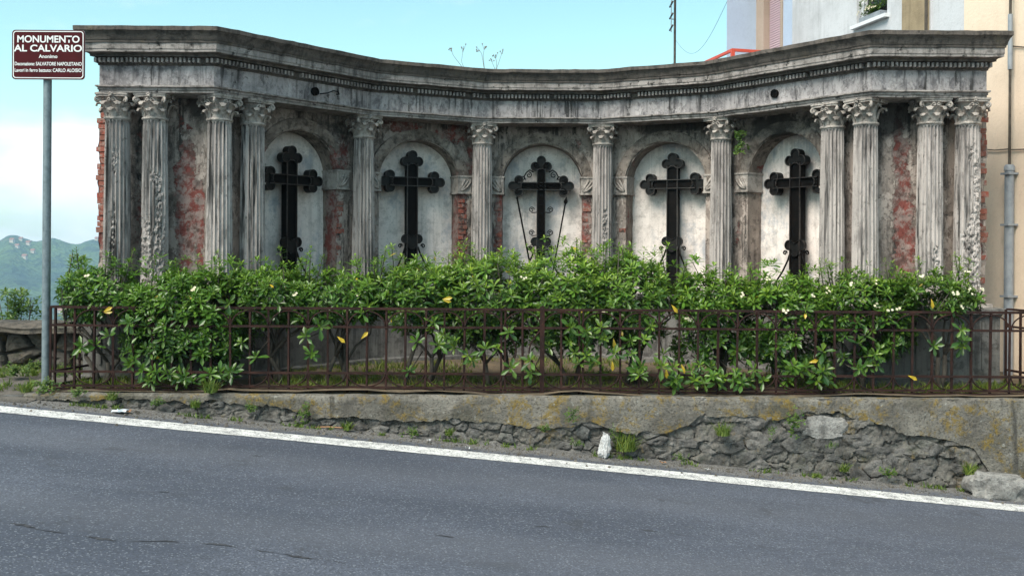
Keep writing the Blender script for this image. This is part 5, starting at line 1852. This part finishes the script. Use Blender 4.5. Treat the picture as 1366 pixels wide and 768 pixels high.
g = G('red_rail_paint'); g.P(Base_Color=g.mix(g.rng(g.noise(15, 4, .7), .4, .7), (.60, .075, .04), (.50, .06, .035)), Roughness=.5); M['redpaint'] = g.m
g = G('dark_window_glass'); g.P(Base_Color=(.02, .022, .025), Roughness=.12); M['glass'] = g.m
g = G('white_window_paint'); g.P(Base_Color=(.72, .72, .74), Roughness=.5); M['winwhite'] = g.m
g = G('grey_pvc'); g.P(Base_Color=g.mix(g.rng(g.noise(9, 5, .7), .4, .7), (.27, .29, .32), (.20, .22, .25)), Roughness=.5); M['pvc'] = g.m
M['tile'] = simple('roof_tile', (.34, .14, .08), (.22, .09, .06), 5)

VX = 397.0
def Lp(x):
    """point (2D) of the long house wall seen in direction x: the wall runs back towards a vanishing point"""
    Y = 9.5 * 969.0 / (x - VX)
    return Vector(((x - CX) / F * Y, Y))
u_ = (Lp(1055) - Lp(1366)).normalized(); v_ = Vector((u_.y, -u_.x))    # v_: to the right, into the house
if v_.x < 0: v_ = -v_
U3 = Vector((u_.x, u_.y, 0)); V3 = Vector((v_.x, v_.y, 0)); Z3 = Vector((0, 0, 1))
HT = 7.6
def wall_seg(mbx, A, B, th, z0, z1, proud=0.0):
    """solid wall block from A to B, thickness th to the right"""
    A = A - v_ * proud; B = B - v_ * proud
    P = []
    for z in (z0, z1):
        for q in (A, B, B + v_ * (th + proud), A + v_ * (th + proud)):
            P.append((q.x, q.y, z))
    return mbx.add(P, [(0, 1, 2, 3), (4, 5, 6, 7), (0, 1, 5, 4), (1, 2, 6, 5), (2, 3, 7, 6), (3, 0, 4, 7)])
h1 = thing('grey_house', (Lp(1130).x + 1, Lp(1130).y, -1), 'grey-white rendered house with red balcony rail behind the monument', 'house')
wall_seg(MB(), Lp(1240), Lp(1181.5), 4.5, -1.0, HT).build('wall', M['grey_fac'], h1)
wall_seg(MB(), Lp(1141), Lp(1055), 4.5, -1.0, HT).build('wall', M['grey_fac'], h1)
wall_seg(MB(), Lp(1181.5), Lp(1141), 4.5, -1.0, 4.10).build('wall', M['grey_fac'], h1)
wall_seg(MB(), Lp(1181.5), Lp(1141), 4.5, 5.35, HT).build('wall', M['grey_fac'], h1)
wall_seg(MB(), Lp(1055), Lp(1042), 4.5, -1.0, HT, -0.004).build('wall', M['white_shade_fac'], h1)
wall_seg(MB(), Lp(1042), Lp(1008), 4.5, 5.9, HT, -0.02).build('wall', M['white_shade_fac'], h1)
wall_seg(MB(), Lp(1042), Lp(1008), 4.5, -1.0, 3.28, -0.02).build('wall', M['white_shade_fac'], h1)
wall_seg(MB(), Lp(1042), Lp(1008), 4.3, 3.28, 5.9, -0.20).build('wall', M['white_shade_fac'], h1)
# wing at the back of the balcony, projecting towards the valley
A = Lp(1008); wl = 0.50
P0 = A - v_ * wl
while CX + F * P0.x / P0.y > 968: 
    wl += .005; P0 = A - v_ * wl
mb = MB(); P = []
for z in (-1.0, HT):
    for q in (P0, P0 + Vector((.66, 2.9)), A + u_ * 3.0 + v_ * 4.4, A + v_ * 4.4):
        P.append((q.x, q.y, z))
mb.add(P, [(0, 1, 2, 3), (4, 5, 6, 7), (0, 1, 5, 4), (1, 2, 6, 5), (2, 3, 7, 6), (3, 0, 4, 7)])
mb.build('rear_wing', M['white_shade_fac'], h1)
# shutter door onto the balcony
zs0, zs1 = 3.30, 5.85
mb = MB()
for xa, xb in ((1008, 1018), (1040, 1042.5)):
    a, b = Lp(xa), Lp(xb); c = (a + b) / 2 + v_ * .085
    mb.box((c.x, c.y, (zs0 + zs1) / 2), ((b - a).length / 2, .10, (zs1 - zs0) / 2), U3, V3)
a, b = Lp(1042), Lp(1008); c = (a + b) / 2 + v_ * .086
mb.box((c.x, c.y, zs1 + .02), ((b - a).length / 2, .10, .05), U3, V3)
dr = mb.build('door_frame', M['tan'], h1)
a, b = Lp(1018), Lp(1040); c = (a + b) / 2 + v_ * .11; L = (b - a).length
mb = MB(); mb.box((c.x, c.y, (zs0 + zs1) / 2) , (L / 2, .012, (zs1 - zs0) / 2), U3, V3); sh = mb.build('shutter', M['pink'], h1)
me_sl = MB().box((0, 0, 0), (L / 2 - .01, .010, .016), U3, (V3 + Z3 * -.3).normalized(), (Z3 + V3 * .3).normalized()).mesh('slat', M['pink'])
z = 3.9
while z < zs1:
    link('slat', me_sl, sh, (c.x - v_.x * .018, c.y - v_.y * .018, z)); z += .036
# balcony
K = Lp(1055)
tl = .6
Rc = K - v_ * tl
while CX + F * Rc.x / Rc.y > 976:
    tl += .005; Rc = K - v_ * tl
zrail = at(975, 67, Rc.y).z
S = Rc + u_ * 1.15
mb = MB(); q = (K + Rc) / 2 + u_ * .55
mb.box((q.x, q.y, 3.18), (tl / 2, .62, .08), V3, U3); bal = mb.build('balcony_slab', M['grey_fac'], h1)
for z, r in ((zrail, .020), (zrail - .115, .014), (3.35, .014)):
    mb = MB(); mb.box(((K + Rc) / 2).to_3d() + Z3 * z, (tl / 2 + r, r, r), V3, U3); mb.build('railing_bar', M['redpaint'], bal)
    mb = MB(); mb.box(((S + Rc) / 2).to_3d() + Z3 * (z - .0), ((S - Rc).length / 2 - r - .002, r * .98, r * .98), U3, V3); mb.build('railing_bar', M['redpaint'], bal)
for q in (Rc, S, Rc.lerp(K, .5)):
    if q == Rc.lerp(K, .5): continue
    mb = MB(); mb.box((q.x, q.y, (3.26 + zrail) / 2), (.024, .024, (zrail - 3.26) / 2 + .018), V3, U3); mb.build('railing_post', M['redpaint'], bal)
nb = 9
for k in range(1, nb):
    q = Rc.lerp(K, k / nb)
    mb = MB(); mb.box((q.x, q.y, (3.36 + zrail - .13) / 2), (.008, .008, (zrail - .13 - 3.36) / 2), V3, U3); mb.build('baluster', M['redpaint'], bal)
# window with flower pots
a, b = Lp(1181.5), Lp(1141); c = (a + b) / 2; L = (b - a).length
wn = MB()
for s in (-1, 1):
    q = c + u_ * (s * (L / 2 - .025)) + v_ * .10
    wn.box((q.x, q.y, 4.72), (.025, .03, .61), U3, V3)
for z in (4.135, 5.32):
    q = c + v_ * .10
    wn.box((q.x, q.y, z), (L / 2 - .052, .03, .025), U3, V3)
win = wn.build('window', M['winwhite'], h1)
q = c + v_ * .13
MB().box((q.x, q.y, 4.72), (L / 2 - .05, .006, .57), U3, V3).build('pane', M['glass'], win)
q = c + v_ * .055
MB().box((q.x, q.y, 4.092), (L / 2 + .05, .125, .022), U3, V3).build('sill', M['winwhite'], win)
ps_ = c + v_ * .02
pot = thing('flower_box', (ps_.x, ps_.y, 4.114), 'green plants with white flowers on the window sill of the grey house', 'plant')
MB().box((ps_.x, ps_.y, 4.152), (L / 2 - .10, .05, .036), U3, V3).build('trough', M['pvc'], pot)
rr = random.Random(5); m_ = MB(); f_ = MB()
for k in range(60):
    q = Vector((ps_.x, ps_.y, 4.22)) + U3 * rr.uniform(-L / 2 + .09, L / 2 - .09) + V3 * rr.gauss(0, .03) + Z3 * abs(rr.gauss(0, .10))
    rosette(m_, q, Vector((-.6, rr.uniform(-.4, .4), .8)), rr, L=.05, n=6, young=rr.uniform(0, .5), wd=.35)
    if k % 6 == 0: flower(f_, q - V3 * .05, Vector((-1, -.3, .4)), rr)
m_.build('foliage', M['weed'], pot, recalc=False)['kind'] = 'stuff'; f_.build('flowers', M['petal'], pot, recalc=False)
# pilaster strip, white strip
wall_seg(MB(), Lp(1238), Lp(1207), .3, -1.0, HT + .01, .06).build('pilaster', M['ochre'], h1)
a = Lp(1238.5); 
MB().tube([(a.x - v_.x * .05, a.y - v_.y * .05, -1), (a.x - v_.x * .05, a.y - v_.y * .05, HT)], .018, 8).build('drain_pipe', M['bark'], h1, smooth=60)
wall_seg(MB(), Lp(1286), Lp(1240), 4.5, -1.0, HT, -.01).build('wall', M['grey_fac'], h1)
q = Lp(1130) + v_ * 1.9
mb = MB(); mb.box((q.x, q.y, HT + .09), (4.4, 3.1, .08), U3, V3); mb.build('roof', M['tile'], h1)

h2 = thing('peach_house', (Lp(1366).x + 1, Lp(1366).y, -1), 'peach-coloured house wall with grey downpipe beside the monument', 'house')
wall_seg(MB(), Lp(1560), Lp(1286.3), 5.0, -1.2, HT + .5, .02).build('wall', M['peach_fac'], h2)
mb = MB(); q = Lp(1400) + v_ * 2.3; mb.box((q.x, q.y, HT + .6), (2.1, 3.0, .08), U3, V3); mb.build('roof', M['tile'], h2)
def onw(x, y, out=.03):
    q = Lp(x); zz = at(x, y, q.y).z
    return Vector((q.x - v_.x * out, q.y - v_.y * out, zz))
a, b = onw(1355, 220, .08), onw(1355, 500, .08)
b = Vector((a.x, a.y, -.15))
mb = MB(); mb.lathe([(.045, b.z), (.045, a.z - .06), (.052, a.z - .06), (.052, a.z - .02), (.036, a.z)], (a.x, a.y, 0), 18); dp = mb.build('downpipe', M['pvc'], h2, smooth=40)
for y in (232, 300, 395):
    q = onw(1355, y, .045)
    MB().box((a.x, a.y, q.z), (.058, .058, .010), U3, V3).build('pipe_bracket', M['pvc'], dp)
mb = MB(); mb.tube([Vector((a.x, a.y, a.z - .02)), Vector((a.x, a.y, a.z + .6)), Vector((a.x, a.y, 5.6))], .014, 8); mb.build('conduit', M['bark'], h2, smooth=60)
mb = MB(); mb.tube([Vector((a.x, a.y, a.z + .95)), Vector((a.x, a.y, a.z + 1.5))], .024, 8); mb.build('conduit_joint', M['pvc'], h2, smooth=60)
for pts in ([(1308, 199), (1330, 200.5), (1350, 199)], [(1352, 62), (1375, 64), (1400, 62)], [(1352, 200), (1380, 199)]):
    mb = MB(); mb.tube([onw(x, y, .035) for x, y in pts], .006, 5); mb.build('wall_cable', M['bark'], h2, smooth=180)

# ------------------------------------------------------------------ aerial, cable, hillside houses
am = thing('antenna_mast', at(898, 300, 22) * 1.0, 'thin dark antenna mast rising behind the cornice', 'antenna')
q = at(898.5, 60, 22)
am.location.z = -2; WORLD[am.name] = am.location.copy()
mb = MB(); mb.tube([(q.x, q.y, -2), (q.x, q.y, 4.9)], .034, 8); mb.tube([(q.x, q.y, 4.88), (q.x, q.y, 8.4)], .028, 8); mb.build('mast', M['bark'], am, smooth=60)
mb = MB(); mb.tube([(q.x - .085, q.y, 6.2), (q.x - .085, q.y, 8.0)], .012, 6)
mb.tube([(q.x - .085, q.y, 6.5), (q.x, q.y, 6.5)], .012, 6)
boom = mb.build('boom', M['alu'], am)
for k in range(7):
    MB().tube([(q.x - .085, q.y - .25, 6.3 + k * .27), (q.x - .085, q.y + .25, 6.3 + k * .27)], .022, 6).build('dipole', M['bark'], boom)
mb = MB()
e0 = Vector((P0.x, P0.y, at(968, 3, P0.y).z)); e1 = Vector((q.x, q.y, 6.05))
mb.tube([e0.lerp(e1, k / 16) - Vector((0, 0, .55 * math.sin(PI * k / 16))) for k in range(17)], .0032, 5)
tag(mb.build('overhead_cable', M['bark'], None, smooth=180), 'thin cable sagging from the grey house to the antenna mast', 'cable')

rr = random.Random(44)
M['farwall'] = facade('far_house_render', (.62, .52, .42), (.50, .40, .32), .1)
hl = 0
seen = [(12, 'far house on the ridge at the picture edge'), (19, 'second far house along the ridge'), (24, 'third far house along the ridge'), (29, 'fourth far house along the ridge'), (34, 'fifth far house along the ridge'), (40, 'far house on the ridge nearest the sign pole'),
        (76, 'lone far house on the slope just past the sign pole'), (126, 'far house on the ridge close to the monument edge'), (100, 'far house on the slope between pole and monument')]
for k, (px, lab) in enumerate(seen):
    r = [1560, 1530, 1590, 1500, 1570, 1540, 1150, 1620, 900][k]
    a = math.atan((px - CX) / F)
    X, Y = r * math.sin(a), 8 + r * math.cos(a)
    z = terrain_z(X, Y)
    root = thing('hillside_house', (X, Y, z), 'pale ' + lab, 'house', 'far houses on the hill')
    w_, d_, h_ = rr.uniform(2, 3.6), rr.uniform(2, 3), rr.uniform(2.5, 4)
    MB().box((X, Y, z + h_ / 2 - 1), (w_, d_, h_ / 2 + 1)).build('wall', M['farwall'], root)
    m_ = MB(); zt = z + h_ + .02
    m_.add([(X - w_ - .6, Y - d_ - .6, zt), (X + w_ + .6, Y - d_ - .6, zt), (X + w_ + .6, Y + d_ + .6, zt), (X - w_ - .6, Y + d_ + .6, zt), (X - w_ - .6, Y, zt + 2.4), (X + w_ + .6, Y, zt + 2.4)], [(0, 1, 5, 4), (2, 3, 4, 5), (0, 4, 3), (1, 2, 5), (0, 3, 2, 1)])
    m_.build('roof', M['tile'], root)

# ------------------------------------------------------------------ haze over the valley
mb = MB(); mb.box((0, 0, -60), (2300, 2300, 130))
hm = bpy.data.materials.new('pale_haze'); hm.use_nodes = True
hn = hm.node_tree; hn.nodes.clear()
ho = hn.nodes.new('ShaderNodeOutputMaterial'); pv = hn.nodes.new('ShaderNodeVolumePrincipled')
pv.inputs['Color'].default_value = (.50, .76, 1.0, 1)
pv.inputs['Density'].default_value = 0.00036
hn.links.new(pv.outputs[0], ho.inputs['Volume'])
hz_o = mb.build('haze', hm)
tag(hz_o, 'pale blue haze over the valley', 'haze', kind='stuff')
